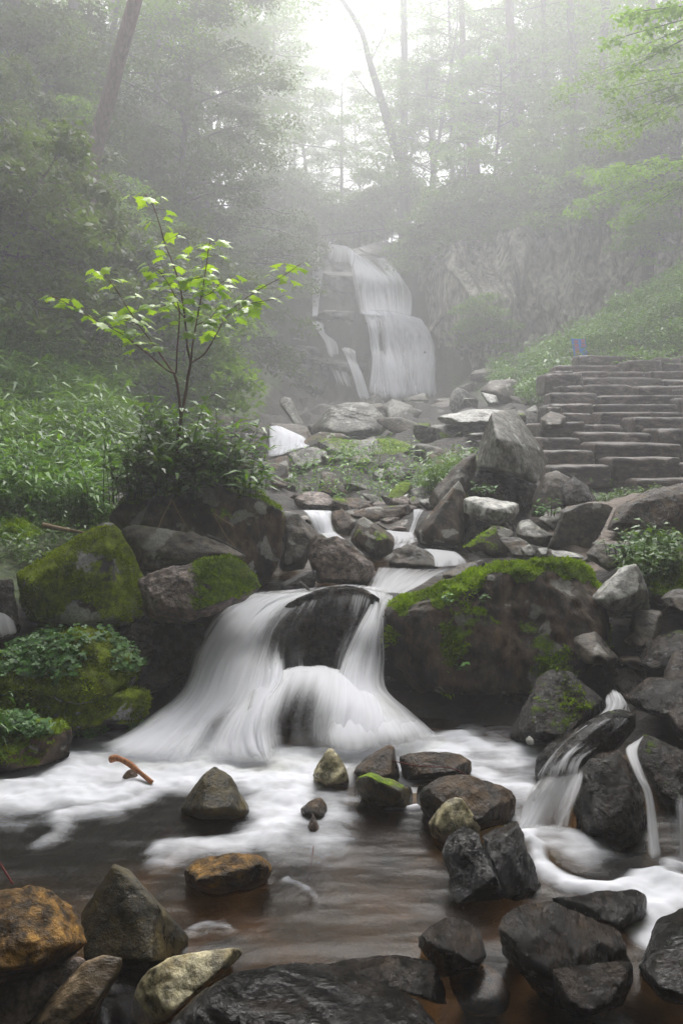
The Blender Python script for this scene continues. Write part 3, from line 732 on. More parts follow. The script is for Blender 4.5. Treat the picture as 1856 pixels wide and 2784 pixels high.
r4('Z4', 8.4, .2, [(395, 655), (470, 615), (580, 620), (660, 665), (650, 720), (540, 725), (420, 715)], 'pink', 'rounded pinkish grey rock above the small white fall')
r4('Z4', 8.6, .15, [(560, 665), (780, 655), (880, 680), (870, 725), (660, 730)], 'darkdry', 'low brown rock right of the rounded pinkish one', moss=.3)
r4('Z4', 8.1, .15, [(1110, 610), (1180, 580), (1260, 600), (1275, 640), (1250, 690), (1180, 725), (1115, 690)], 'grey', 'grey rock with a white upper face left of the big dark slab')
r4('Z4', 8.0, .08, [(1028, 700), (1030, 660), (1100, 628), (1098, 690), (1070, 705)], 'pale', 'small bright white stone at the end of the long flat slab', sub=4)
r4('Z4', 8.6, .2, [(940, 690), (1000, 600), (1060, 555), (1125, 560), (1130, 600), (1040, 690)], 'grey', 'leaning grey rock with moss on its left side', moss=.55)
r4('Z4', 9.3, .15, [(545, 620), (570, 500), (630, 495), (690, 570), (790, 655), (650, 665)], 'brown', 'reddish brown fin-shaped rock in the weeds', amp=.02)
r4('Z4', 9.7, .3, [(130, 480), (240, 425), (365, 395), (385, 480), (385, 600), (300, 630), (190, 610), (150, 540)], 'darkdry', 'dark boulder with a pale top below the upper cascade', moss=.2)
r4('Z4', 10.6, .25, [(360, 385), (500, 342), (600, 370), (610, 450), (480, 500), (370, 480)], 'grey', 'grey boulder right of the upper cascade', moss=.2)
r4('Z4', 10.0, .1, [(870, 500), (900, 485), (960, 482), (965, 555), (900, 545)], 'pale', 'small pale stone on the left of a pair in the weeds', sub=4)
r4('Z4', 10.0, .1, [(960, 550), (975, 462), (1040, 490), (1085, 550), (990, 560)], 'grey', 'small grey stone on the right of a pair in the weeds', sub=4)
r4('Z4', 10.1, .25, [(1190, 380), (1280, 362), (1400, 358), (1412, 440), (1330, 480), (1260, 490), (1210, 450)], 'darkdry', 'square dark rock left of the monolith foot')
r4('Z4', 11.6, .3, [(540, 315), (740, 285), (1000, 290), (1160, 335), (1210, 380), (1150, 430), (700, 430), (580, 380)], 'grey', 'long mossy ledge across the middle of the rubble', moss=.5, amp=.05, sub=6)
r4('Z4', 14, .5, [(490, 240), (530, 180), (610, 105), (730, 70), (860, 80), (960, 150), (1010, 240), (960, 290), (640, 310), (530, 310)], 'grey', 'big rounded grey boulder just in front of the main waterfall', name='boulder', cat='boulder', sub=6, sharp=20, amp=.03)
r4('Z4', 12.2, .35, [(1240, 175), (1330, 140), (1568, 108), (1760, 120), (1760, 200), (1440, 225), (1280, 210)], 'pale', 'long pale slab left of the monolith top', strata=.01)
r4('Z4', 12.6, .3, [(1230, 210), (1440, 220), (1760, 210), (1760, 330), (1500, 350), (1240, 330)], 'grey', 'mossy grey block under the long pale slab', moss=.45)
r4('Z4', 13.5, .3, [(1080, 210), (1230, 200), (1240, 320), (1090, 330)], 'darkdry', 'mossy block between the big grey boulder and the pale slab', moss=.6)
r4('Z4', 17.5, .5, [(930, 100), (1010, 50), (1120, 100), (1160, 180), (960, 190)], 'grey', 'rounded boulder behind the big grey one at the foot of the falls')
r4('Z4', 18, .5, [(1200, 110), (1290, 70), (1360, 55), (1430, 100), (1430, 150), (1220, 170)], 'greydark', 'dark boulder at the right foot of the falls')
r4('Z3', 14, .25, [(335, 237), (430, 255), (450, 310), (385, 325)], 'pale', 'upturned pale flake of stone right of the falls', sub=4)
r4('Z3', 10.5, .3, [(700, 400), (765, 350), (860, 375), (850, 450), (700, 465)], 'greydark', 'dark block at the left end of the steps')
r4('Z4', 12.3, .3, [(-100, 160), (60, 165), (150, 180), (245, 215), (240, 420), (120, 440), (-100, 440)], 'greydark', 'wet grey ledge left of the upper cascade', strata=.03, amp=.05, sub=6)
r4('Z4', 12.6, .3, [(250, 380), (500, 330), (530, 300), (480, 220), (250, 200), (230, 300)], 'greydark', 'wet rock ledge behind the upper cascade', amp=.04)
r4('Z4', 16, .5, [(300, 60), (370, 20), (400, 110), (480, 240), (520, 310), (430, 260), (380, 190)], 'grey', 'pale ridge of rock climbing left of the falls', moss=.2)

# --- pool rocks
def rp(reg, D, t, pts, *a, **k):
    # the outline plane stands where the rock meets the water
    yb = max(nat(reg, 0, q[1])[1] for q in pts)
    Dw = CAMZ*FPX/(yb-HY)+.03
    k['extra'] = [(x, y, d*.8) for x, y, d in k.get('extra', [])]
    return rk(reg, min(D, Dw), t*.8, pts, *a, group=G1, foot=.08, **k)
rp('R5', 3.72, .16, [(815, 590), (870, 520), (930, 435), (990, 390), (1060, 430), (1110, 520), (1150, 600), (1120, 640), (960, 640), (890, 630)], 'olive', 'pointed olive brown rock standing in the white foam', extra=[(945, 600, -.2), (935, 440, -.05)], sub=6, amp=.025, chips=4, sharp=40, inset=.5)
rp('R5', 3.95, .05, [(560, 440), (590, 400), (630, 415), (640, 470), (580, 480)], 'brown', 'small dark stone under the orange stick', sub=4)
rp('R5', 3.95, .1, [(1430, 440), (1465, 380), (1490, 310), (1530, 315), (1590, 400), (1600, 470), (1490, 500)], 'cream', 'pale pointed stone with water running over it, centre of the lower cascade', amp=.05)
rp('R5', 3.75, .1, [(1370, 590), (1430, 530), (1480, 525), (1510, 570), (1500, 640), (1400, 640)], 'brown', 'low brown stone just breaking the foam', sub=4, sharp=12)
rp('R5', 3.6, .05, [(1412, 660), (1435, 605), (1475, 680), (1460, 710), (1420, 700)], 'pink', 'tiny brown spike of stone poking out of the water', sub=4)
rp('R6', 4.15, .18, [(40, 420), (100, 360), (160, 320), (240, 285), (262, 380), (275, 450), (200, 470), (90, 460)], 'brown', 'brown slanting block splitting the lower cascade', amp=.02, sharp=40)
rp('R6', 4.1, .15, [(262, 345), (330, 332), (500, 322), (560, 345), (600, 372), (598, 420), (560, 445), (400, 460), (280, 462)], 'brown', 'flat-topped brown block right of the slanting one', amp=.03, sub=6)
rp('R6', 3.85, .12, [(70, 445), (130, 418), (230, 448), (306, 498), (325, 540), (330, 590), (250, 590), (130, 560), (60, 480)], 'olive', 'green-tinged flat stone in front of the brown blocks', moss=.38, extra=[(120, 440, -.12), (290, 520, -.14)])
rp('R6', 3.72, .2, [(355, 540), (390, 470), (440, 438), (570, 430), (660, 460), (780, 500), (820, 560), (810, 640), (640, 680), (400, 640)], 'brown', 'large dark brown rock in the middle of the pool edge', sub=6, amp=.03)
rp('R6', 3.5, .1, [(395, 660), (455, 570), (515, 537), (560, 545), (600, 610), (645, 680), (560, 740), (480, 760), (430, 720)], 'cream', 'cream-coloured square stone like a cut log end', sub=5, extra=[(525, 705, -.12), (485, 580, -.06)], sharp=50, chips=2, amp=.015)
def sculpted():
    A_ = [(470, 800, 0), (485, 712, .0), (560, 668, .02), (620, 700, -.04), (640, 720, .02), (705, 900, -.16), (760, 1010, -.14), (530, 1030, -.12), (480, 920, -.03), (560, 690, .2), (500, 1000, .2), (700, 980, .15)]
    B_ = [(640, 705, .02), (700, 665, .02), (808, 638, .0), (832, 700, .0), (858, 840, -.02), (915, 950, -.02), (900, 1010, .0), (740, 1010, -.12), (700, 880, -.13), (760, 720, -.08), (800, 660, .2), (880, 980, .2), (660, 900, .15)]
    V1, F1, _ = hull_rock([PR('R6', x, y, 2.93+d) for x, y, d in A_], sub=6, seed=21, sharp=60, chips=6, amp=.05, fine=.012)
    V2, F2, _ = hull_rock([PR('R6', x, y, 2.95+d) for x, y, d in B_], sub=6, seed=22, sharp=60, chips=6, amp=.05, fine=.012)
    make_rock(np.vstack([V1, V2]), np.vstack([F1, F2+len(V1)]), 'black', 'rock', 'glossy black cleft rock standing in the pool', 'rock', G1, seed=3)
sculpted()
rp('R5', 3.08, .14, [(850, 870), (900, 832), (1060, 797), (1200, 800), (1262, 838), (1268, 905), (1130, 960), (960, 985), (860, 950)], 'ochre', 'brown flat-topped rock lying alone in the open pool', sub=6, amp=.04, extra=[(920, 930, -.15)])
def faceted(reg, D, pts, mat, name, label, group, cat='rock', sub=6, seed=1, amp=.012, fine=.006, sharp=120, chips=2, **kw):
    V, F, _ = hull_rock([PR(reg, x, y, D+d) for x, y, d in pts], sub=sub, seed=seed, sharp=sharp, chips=chips, amp=amp, fine=fine, chipdepth=.06)
    return make_rock(V, F, mat, name, label, cat, group, seed=seed, **kw)
faceted('R5', 2.60, [(365, 1070, .02), (385, 1290, -.12), (520, 838, .0), (592, 862, .03), (655, 950, .0), (708, 1022, -.07), (696, 1290, -.17), (875, 1175, .03), (860, 1290, .02), (520, 1290, .35), (760, 1250, .35), (560, 900, .2)],
    'olive', 'rock', 'olive pyramid-shaped rock at the lower left', G1, seed=4)
rk('R5', 2.48, .18, [(-160, 960), (0, 950), (60, 935), (220, 955), (320, 1020), (380, 1085), (398, 1200), (330, 1270), (200, 1350), (0, 1420), (-160, 1420)], 'ochre', 'rough ochre boulder cut by the left edge', name='boulder', cat='boulder', group=G5, sub=6, amp=.045, fine=.014)
rk('R5', 2.42, .1, [(-160, 1500), (0, 1395), (200, 1320), (370, 1262), (400, 1290), (330, 1400), (120, 1620), (-160, 1700)], 'pink', 'low pinkish slab under the ochre boulder', group=G5, sub=6, amp=.02)
rk('R5', 2.34, .1, [(120, 1600), (260, 1430), (400, 1290), (480, 1258), (565, 1270), (565, 1310), (490, 1450), (380, 1640), (200, 1700)], 'tan', 'tan slab slanting into the lower left corner', group=G5, sub=6, amp=.02, seed=5)
rk('R5', 2.42, .12, [(615, 1450), (650, 1370), (700, 1305), (760, 1275), (960, 1240), (1120, 1222), (1130, 1250), (1000, 1320), (880, 1380), (820, 1460), (740, 1600), (590, 1640)], 'cream', 'pale yellow flat rock at the bottom between two channels', group=G5, sub=6, amp=.025)
rk('N', 2.12, .2, [(430, 2760), (480, 2700), (560, 2650), (640, 2625), (760, 2618), (850, 2612), (930, 2640), (1050, 2680), (1190, 2720), (1240, 2790), (1240, 2950), (420, 2950)], 'black', 'broad glossy wet slab at the bottom centre', group=G5, sub=6, amp=.03, fine=.012, strata=.012, sharp=16, key='L')
rk('R6', 2.42, .1, [(-100, 1310), (30, 1270), (250, 1258), (430, 1295), (470, 1400), (490, 1500), (300, 1450), (0, 1360)], 'dark', 'dark slab behind the broad glossy one at the bottom', group=G5, sub=5)
rk('R6', 2.5, .12, [(340, 1185), (400, 1130), (480, 1085), (560, 1080), (640, 1150), (668, 1265), (640, 1320), (470, 1345), (390, 1240)], 'brownwet', 'streaked brown rock left of the large sloping slab', foot=.1, group=G5, sub=6, amp=.03)
rk('R6', 2.44, .16, [(668, 1180), (740, 1085), (830, 1030), (960, 1018), (1110, 1075), (1280, 1150), (1345, 1225), (1335, 1360), (1150, 1450), (980, 1500), (900, 1400), (760, 1280)], 'brownwet', 'large sloping wet slab streaked with reflections at the lower right', foot=.1, group=G5, sub=6, amp=.025, backt=.3, fine=.012)
rk('R6', 2.74, .1, [(955, 1000), (1100, 1010), (1280, 985), (1360, 953), (1428, 1010), (1412, 1090), (1290, 1150), (1150, 1090), (1020, 1050)], 'brownwet', 'brown wet rock behind the large sloping slab', foot=.1, group=G5, sub=6, amp=.03)
rk('R6', 2.4, .2, [(1340, 1340), (1415, 1180), (1438, 1095), (1568, 1035), (1720, 1030), (1720, 1540), (1480, 1480), (1385, 1420)], 'black', 'black rock in the lower right corner', group=G5, sub=6, moss=.15, amp=.025)
rk('R6', 2.3, .1, [(970, 1330), (1150, 1380), (1330, 1290), (1340, 1380), (1290, 1500), (1100, 1560), (975, 1490)], 'dark', 'dark rock face below the large sloping slab', group=G5)
rk('R6', 2.6, .06, [(470, 1350), (560, 1310), (680, 1290), (760, 1350), (800, 1440), (760, 1560), (560, 1560), (500, 1450)], 'ochre', 'submerged yellow brown stone at the bottom right of centre', group=G5, sharp=12)

# --- right-hand stream rocks
rk('Z6', 3.6, .15, [(230, 1500), (300, 1300), (420, 1180), (640, 1050), (900, 900), (1080, 830), (1180, 900), (1180, 1050), (900, 1130), (720, 1350), (500, 1440), (260, 1560)], 'dark', 'sloping dark ledge with a film of water, right of the pool', group=G5, sub=6, amp=.03, moss=.12, extra=[(500, 1700, .1), (700, 1500, .1)], key='K1')
rk('Z6', 3.4, .22, [(690, 1400), (760, 1270), (880, 1150), (1000, 1180), (1100, 1300), (1180, 1450), (1230, 1600), (1250, 1900), (1260, 2100), (900, 2180), (640, 2000), (620, 1700)], 'dark', 'bulky dark boulder between the two right-hand falls', name='boulder', cat='boulder', group=G5, sub=6, amp=.04, fine=.014)
rk('Z6', 3.7, .2, [(1120, 1200), (1200, 1070), (1300, 1090), (1450, 1180), (1568, 1280), (1700, 1300), (1700, 1900), (1500, 1900), (1280, 1600), (1180, 1350)], 'dark', 'mossy dark rock at the right edge above the last fall', group=G5, sub=5, moss=.42, fuzz=True, dens=14000)
rk('Z6', 4.0, .03, [(218, 1130), (255, 1090), (300, 1140), (300, 1180), (240, 1170)], 'pale', 'tiny pale stone at the water line beside the mossy pyramid', group=G5, sub=3)

# ------------------------------------------------------------------ flowing water
def catmull(P_, n):
    P_ = np.asarray(P_, float); m = len(P_)
    if m == 2:
        t = np.linspace(0, 1, n)[:, None]; return P_[0]*(1-t)+P_[1]*t
    Q = np.vstack([2*P_[0]-P_[1], P_, 2*P_[-1]-P_[-2]])
    t = np.linspace(0, m-1, n); i = np.minimum(t.astype(int), m-2); f = (t-i)[:, None]
    a, b, c, d = Q[i], Q[i+1], Q[i+2], Q[i+3]
    return .5*((2*b)+(-a+c)*f+(2*a-5*b+4*c-d)*f*f+(-a+3*b-3*c+d)*f**3)

def sheet(name, label, reg, guides, mat='veil', nu=40, nv=60, layers=1, gap=.03, fade=(.12, .12), ends=(.0, .1), group='falling water', dens=1.0, cat='waterfall', wob=.008, dD=0.0, Df=None):
    """guides: left-to-right list of top-to-bottom polylines (x, y, D[, density])"""
    objs = None
    G = []
    for g in guides:
        q = []
        for p in g:
            if Df is not None: x, y = p[:2]; D = Df(y); e = p[2] if len(p) > 2 else 1
            else: x, y, D = p[:3]; e = p[3] if len(p) > 3 else 1
            q.append(np.r_[PR(reg, x, y, D+dD), e])
        G.append(catmull(q, nv))
    G = np.array(G)                      # (guides, nv, 4)
    S = np.stack([catmull(G[:, j], nu) for j in range(nv)], 0)    # (nv, nu, 4)
    root = None
    for L in range(layers):
        X = S[..., :3].reshape(-1, 3).copy()
        du = np.linalg.norm(np.diff(S[..., :3], axis=1), axis=2).sum(1).mean()
        dv = np.linalg.norm(np.diff(S[..., :3], axis=0), axis=2).sum(0).mean()
        u = np.tile(np.linspace(0, 1, nu), nv); v = np.repeat(np.linspace(0, 1, nv), nu)
        nz = fbm(np.c_[u*du*14, v*dv*1.5, u*0+L*7], 3, 40+L)
        X[:, 1] -= L*gap*np.sin(np.pi*np.clip(v*.9+.1, 0, 1))+nz*wob*(1+L)
        X[:, 0] += L*gap*.4*np.sin(v*4)
        d = S[..., 3].reshape(-1)*dens*(1-.25*L)
        fl = smooth01(u/max(fade[0], 1e-4)); fr = smooth01((1-u)/max(fade[1], 1e-4))
        ft = smooth01(v/ends[0]) if ends[0] > 0 else 1; fb = smooth01((1-v)/ends[1]) if ends[1] > 0 else 1
        me = mesh_np(name, X, grid_faces(nu, nv))
        attr(me, 'dens', np.clip(d*fl*fr*ft*fb, 0, 1.3))
        attr(me, 'flow', np.c_[u*du+L*3.7, v*dv, u*0+L*1.3+len(G)], 'FLOAT_VECTOR')
        if root is None:
            root = link(name, me, M[mat]); tag(root, label, cat, group)
        else:
            o = link('water_veil', me, M[mat], parent=root)
    return root

# the near cascade: three arms that run from the lip to the pool
sheet('cascade', 'white left arm of the near cascade spreading down to the lower left', 'Z7', [
    [(380, 105, 5.2, .4), (300, 150, 5.1, .6), (190, 240, 4.95, .6), (90, 400, 4.8, .45), (10, 640, 4.62, .35), (-180, 790, 4.4, .5), (-360, 900, 4.2, .5), (-560, 960, 4.05, .4)],
    [(560, 100, 5.25, .7), (420, 170, 5.1, 1), (290, 290, 4.93, 1.1), (190, 460, 4.78, .9), (110, 660, 4.55, .9), (-20, 820, 4.33, 1), (-160, 940, 4.13, 1), (-330, 1060, 3.95, .9)],
    [(700, 95, 5.3, .7), (520, 165, 5.12, .95), (390, 290, 4.93, .9), (290, 460, 4.78, 1.15), (220, 660, 4.52, 1.1), (110, 840, 4.3, .7), (40, 960, 4.1, .6), (-60, 1110, 3.92, .9)],
    [(820, 85, 5.32, .6), (610, 155, 5.14, .7), (480, 290, 4.93, .6), (410, 450, 4.8, .8), (340, 660, 4.5, 1.1), (230, 830, 4.28, .35), (170, 960, 4.1, .3), (110, 1110, 3.92, .7)],
    [(900, 75, 5.35, .6), (690, 140, 5.14, .5), (550, 280, 4.93, .3), (490, 430, 4.8, .45), (440, 640, 4.5, 1.05), (350, 800, 4.25, 1.1), (310, 950, 4.08, 1), (330, 1110, 3.9, 1)],
    [(960, 70, 5.35, .5), (740, 140, 5.12, .4), (600, 260, 4.93, .2), (550, 420, 4.8, .3), (530, 590, 4.52, 1.0), (445, 750, 4.25, 1.2), (430, 920, 4.06, 1.2), (540, 1110, 3.88, 1.1)],
    [(1000, 66, 5.35, .3), (780, 130, 5.12, .2), (640, 260, 4.93, .1), (600, 420, 4.8, .2), (600, 565, 4.52, 1.), (530, 700, 4.28, .8), (520, 900, 4.1, .6), (640, 1110, 3.93, .7)]],
    mat='veilfine', nu=150, nv=160, layers=2, gap=.05, fade=(.08, .1), ends=(.04, .16), wob=.018, dens=1.12)
sheet('cascade', 'thin middle veil of the near cascade curving over the hidden round boulder', 'Z7', [
    [(430, 600, 4.66, .5), (400, 660, 4.48, .9), (370, 800, 4.24, 1.), (350, 950, 4.08, .9), (360, 1110, 3.92, .9)],
    [(530, 560, 4.7, .8), (510, 600, 4.55, 1.), (460, 730, 4.27, 1.1), (440, 900, 4.08, 1.), (520, 1110, 3.9, .9)],
    [(600, 530, 4.74, .8), (590, 565, 4.58, 1.), (530, 700, 4.29, .9), (510, 880, 4.1, .65), (590, 1110, 3.92, .65)],
    [(680, 510, 4.76, .8), (680, 550, 4.6, 1.), (630, 690, 4.3, .42), (600, 880, 4.12, .2), (660, 1110, 3.93, .4)],
    [(760, 505, 4.77, .8), (765, 545, 4.6, 1.), (730, 680, 4.3, .34), (700, 880, 4.12, .2), (740, 1100, 3.95, .36)],
    [(850, 515, 4.77, .8), (855, 555, 4.6, 1.), (840, 690, 4.3, .65), (810, 880, 4.12, .34), (830, 1080, 3.96, .4)],
    [(930, 535, 4.76, .8), (940, 580, 4.58, 1.), (945, 710, 4.3, 1.), (940, 880, 4.12, .8), (960, 1050, 3.98, .7)],
    [(1020, 570, 4.74, .7), (1040, 620, 4.57, 1.), (1090, 740, 4.32, 1.), (1120, 880, 4.14, .8), (1150, 1040, 4.0, .7)],
    [(1100, 600, 4.74, .4), (1130, 650, 4.6, .6), (1230, 760, 4.4, .6), (1300, 880, 4.24, .5), (1350, 1020, 4.08, .5)]],
    mat='veilfine', nu=160, nv=110, layers=2, gap=.04, fade=(.12, .15), ends=(.14, .22), wob=.02)
sheet('cascade', 'white right arm of the near cascade squeezed against the mossy boulder', 'Z7', [
    [(1020, 70, 5.3, .5), (1090, 130, 5.1, .7), (1010, 300, 4.85, .9), (935, 450, 4.75, .9), (885, 600, 4.58, .8), (850, 740, 4.3, .8), (830, 900, 4.1, .7), (840, 1060, 3.96, .7)],
    [(1060, 72, 5.3, .5), (1110, 140, 5.1, .9), (1040, 300, 4.83, .9), (985, 450, 4.72, .8), (950, 620, 4.52, 1.05), (970, 760, 4.28, 1.1), (1000, 900, 4.1, .8), (1020, 1040, 3.98, .6)],
    [(1150, 90, 5.3, .7), (1130, 165, 5.1, .8), (1085, 300, 4.83, .75), (1050, 450, 4.73, .7), (1040, 620, 4.55, 1.), (1120, 760, 4.32, .95), (1190, 880, 4.14, .75), (1240, 1020, 4.03, .65)],
    [(1200, 105, 5.3, .6), (1150, 185, 5.1, .7), (1120, 310, 4.86, .55), (1110, 450, 4.77, .5), (1110, 620, 4.6, .7), (1260, 770, 4.42, .5), (1370, 880, 4.26, .5), (1440, 1010, 4.14, .5)],
    [(1230, 120, 5.3, .5), (1160, 200, 5.1, .5), (1150, 320, 4.87, .3), (1165, 450, 4.8, .15), (1180, 630, 4.66, .25), (1340, 780, 4.52, .2), (1470, 890, 4.4, .25), (1600, 1000, 4.28, .25)]],
    mat='veilfine', nu=120, nv=150, layers=2, gap=.05, fade=(.12, .12), ends=(.04, .16), wob=.018, dens=1.1)
sheet('cascade', 'thin glassy film of water sliding over the dark middle boulder of the near cascade', 'Z7', [
    [(700, 150, 5.0, .5), (620, 260, 4.86, .32), (560, 400, 4.8, .25), (560, 560, 4.72, .3)],
    [(820, 110, 4.98, .35), (760, 260, 4.82, .12), (720, 400, 4.78, .12), (720, 550, 4.72, .25)],
    [(1000, 90, 5.0, .45), (960, 250, 4.84, .12), (900, 400, 4.78, .15), (860, 560, 4.72, .25)],
    [(1110, 110, 5.1, .7), (1060, 250, 4.9, .35), (980, 400, 4.8, .35), (920, 580, 4.72, .4)]],
    mat='film', nu=70, nv=60, fade=(.1, .1), ends=(.1, .05), group='falling water')
# lip of the cascade
sheet('stream', 'smooth white water gathering along the lip above the near cascade', 'Z7', [
    [(420, 100, 5.3, .3), (330, 130, 5.14, .6)],
    [(600, 88, 5.5, .6), (480, 130, 5.15, .9)],
    [(850, 66, 5.7, .6), (700, 110, 5.15, .6)],
    [(1000, 52, 5.9, .6), (930, 72, 5.22, .8)],
    [(1200, 90, 5.4, .8), (1180, 120, 5.2, .9)]], mat='film', nu=60, nv=30, fade=(.1, .05), ends=(.2, .45), cat='stream', wob=.004, dens=.8)
# water over the pool rocks below the tier
sheet('cascade', 'short veil of water running off the slanting brown block into the pool', 'Z7', [
    [(800, 1180, 3.9, .3), (780, 1240, 3.8, .5), (760, 1330, 3.72, .4)],
    [(900, 1130, 3.86, .6), (870, 1220, 3.78, .6), (860, 1330, 3.7, .5)],
    [(980, 1060, 3.88, .7), (970, 1200, 3.78, .4), (960, 1330, 3.7, .4)],
    [(1060, 1110, 3.9, .3), (1050, 1220, 3.8, .3), (1070, 1330, 3.7, .3)]], mat='veilfine', nu=50, nv=40, fade=(.2, .2), ends=(.15, .15))
sheet('cascade', 'tiny spout between the green-tinged stone and the large brown rock', 'R6', [
    [(270, 455, 3.95, .9), (315, 490, 3.78, .9), (325, 540, 3.7, .9), (318, 590, 3.66, .9)],
    [(330, 450, 3.98, 1.), (335, 490, 3.78, 1.), (335, 540, 3.7, 1.), (336, 590, 3.66, 1.)],
    [(395, 455, 3.95, .9), (355, 490, 3.78, .9), (346, 540, 3.7, .9), (355, 590, 3.66, .9)]], mat='veilfine', nu=24, nv=30, fade=(.15, .15), ends=(.05, .05))
# right-hand stream
sheet('cascade', 'right-hand fan of water falling off the sloping dark ledge into the pool', 'Z6', [
    [(300, 1450, 3.36, .3), (180, 1700, 3.4, .7), (140, 1900, 3.34, .8)],
    [(440, 1390, 3.32, .4), (290, 1650, 3.34, .9), (240, 1900, 3.28, .8)],
    [(580, 1370, 3.3, .4), (430, 1620, 3.3, .5), (370, 1900, 3.24, .35)],
    [(680, 1350, 3.27, .5), (560, 1600, 3.27, .6), (500, 1900, 3.22, .35)],
    [(740, 1360, 3.25, .4), (670, 1600, 3.27, .45), (620, 1900, 3.22, .4)]], mat='veilfine', dD=-.06, nu=60, nv=60, layers=2, fade=(.1, .12), ends=(.2, .05))
sheet('stream', 'thin film of water sliding down the sloping dark ledge on the right', 'Z6', [
    [(880, 800, 3.85, .5), (860, 900, 3.7, .6), (560, 1120, 3.52, .3), (330, 1400, 3.42, .3), (240, 1590, 3.36, .5)],
    [(940, 690, 3.95, .7), (960, 870, 3.68, .6), (640, 1120, 3.47, .15), (460, 1320, 3.38, .3), (380, 1540, 3.3, .6)],
    [(1010, 700, 3.95, .6), (1060, 860, 3.66, .5), (800, 1100, 3.43, .15), (600, 1290, 3.33, .4), (530, 1520, 3.27, .6)],
    [(1080, 800, 3.85, .3), (1150, 1000, 3.58, .3), (1000, 1160, 3.38, .4), (760, 1290, 3.28, .4), (690, 1500, 3.24, .6)]],
    mat='film', nu=50, nv=70, fade=(.15, .15), ends=(.1, .2), cat='stream', wob=.003)
sheet('cascade', 'narrow stream falling past the bulky dark boulder on the right', 'Z6', [
    [(1060, 1180, 3.45, .3), (1060, 1240, 3.3, .5), (1150, 1440, 3.18, .6), (1230, 1650, 3.12, .5), (1250, 2200, 3.05, .35)],
    [(1180, 1130, 3.55, .5), (1130, 1230, 3.32, .8), (1200, 1440, 3.15, .6), (1280, 1640, 3.1, .8), (1330, 2200, 3.02, .5)],
    [(1280, 1040, 3.62, .4), (1200, 1230, 3.36, .5), (1260, 1430, 3.2, .3), (1330, 1640, 3.14, .5), (1420, 2200, 3.05, .4)]],
    mat='veilfine', nu=36, nv=80, fade=(.25, .25), ends=(.05, .05))
sheet('cascade', 'dim curtain of water at the far right edge', 'Z6', [
    [(1440, 1600, 3.35, .2), (1450, 1800, 3.2, .3), (1470, 2200, 3.1, .35)],
    [(1620, 1560, 3.35, .3), (1640, 1800, 3.2, .4), (1650, 2200, 3.1, .45)],
    [(1800, 1560, 3.35, .3), (1820, 1800, 3.2, .3), (1830, 2200, 3.1, .4)]], mat='veilfine', nu=40, nv=40, fade=(.25, .1), ends=(.2, .05))
# left trickle
sheet('cascade', 'small trickle at the left edge behind the big mossy boulder', 'R3', [
    [(-60, 740, 5.1, .6), (-60, 870, 4.85, .6), (-40, 1000, 4.7, .3)],
    [(30, 750, 5.1, .9), (10, 870, 4.82, .8), (40, 1000, 4.68, .4)],
    [(70, 760, 5.05, .5), (75, 870, 4.85, .5), (100, 980, 4.75, .2)]], mat='veilfine', nu=30, nv=40, fade=(.2, .2), ends=(.1, .15))
# stream between the cascade lip and the small fall
sheet('stream', 'fast streaked water running down to the near cascade past the mossy boulder', 'Z4', [
    [(900, 1070, 6.25, .55), (880, 1130, 5.95, .5), (860, 1190, 5.65, .5), (850, 1240, 5.4, .7)],
    [(1060, 1075, 6.2, .35), (990, 1130, 5.9, .65), (950, 1190, 5.6, .75), (920, 1240, 5.4, .8)],
    [(1220, 1080, 6.15, .2), (1130, 1130, 5.85, .6), (1060, 1190, 5.55, .8), (1000, 1240, 5.35, .8)],
    [(1430, 1070, 6.15, .2), (1290, 1125, 5.8, .4), (1190, 1185, 5.5, .7), (1060, 1250, 5.3, .7)]],
    mat='veilfine', nu=60, nv=50, fade=(.08, .08), ends=(.1, .05), cat='stream', wob=.004, dens=1.0)
sheet('cascade', 'small white fall in the stream right of the sapling boulder', 'Z4', [
    [(440, 732, 7.5, .5), (470, 760, 7.2, .8), (540, 880, 7.0, .8)],
    [(530, 730, 7.5, .9), (560, 770, 7.15, 1.1), (600, 880, 6.95, 1.1)],
    [(640, 735, 7.5, .6), (625, 780, 7.2, .9), (650, 880, 7.0, .9)]], mat='veil', nu=30, nv=40, layers=2, fade=(.15, .1), ends=(.05, .0))
sheet('stream', 'white water sliding from the small fall behind the mossy cap rock', 'Z4', [
    [(545, 870, 7.0, .9), (620, 930, 6.6, .6)], [(600, 860, 7.05, 1), (700, 910, 6.7, .8)], [(650, 860, 7.1, .9), (790, 960, 6.6, .3)]], mat='film', nu=24, nv=20, fade=(.2, .2), cat='stream')
sheet('cascade', 'thin fall dropping beside the end of the long flat slab', 'Z4', [
    [(1120, 725, 7.6, .8), (1120, 790, 7.3, .7), (1090, 880, 7.1, .8)], [(1155, 722, 7.6, .9), (1140, 790, 7.3, .5), (1110, 880, 7.1, .9)], [(1200, 730, 7.6, .6), (1160, 790, 7.3, .5), (1130, 880, 7.1, .8)]],
    mat='veil', nu=16, nv=30, fade=(.2, .2), ends=(.05, .02))
sheet('stream', 'pale rushing water right of the dark pointed rock', 'Z4', [
    [(940, 850, 7.05, .7), (1000, 900, 6.7, .7), (990, 990, 6.4, .5)], [(1040, 862, 7.05, .9), (1060, 910, 6.7, .8), (1030, 970, 6.4, .5)], [(1140, 868, 7.05, .8), (1150, 920, 6.65, .6), (1110, 950, 6.4, .4)]],
    mat='film', nu=30, nv=30, fade=(.15, .15), cat='stream')
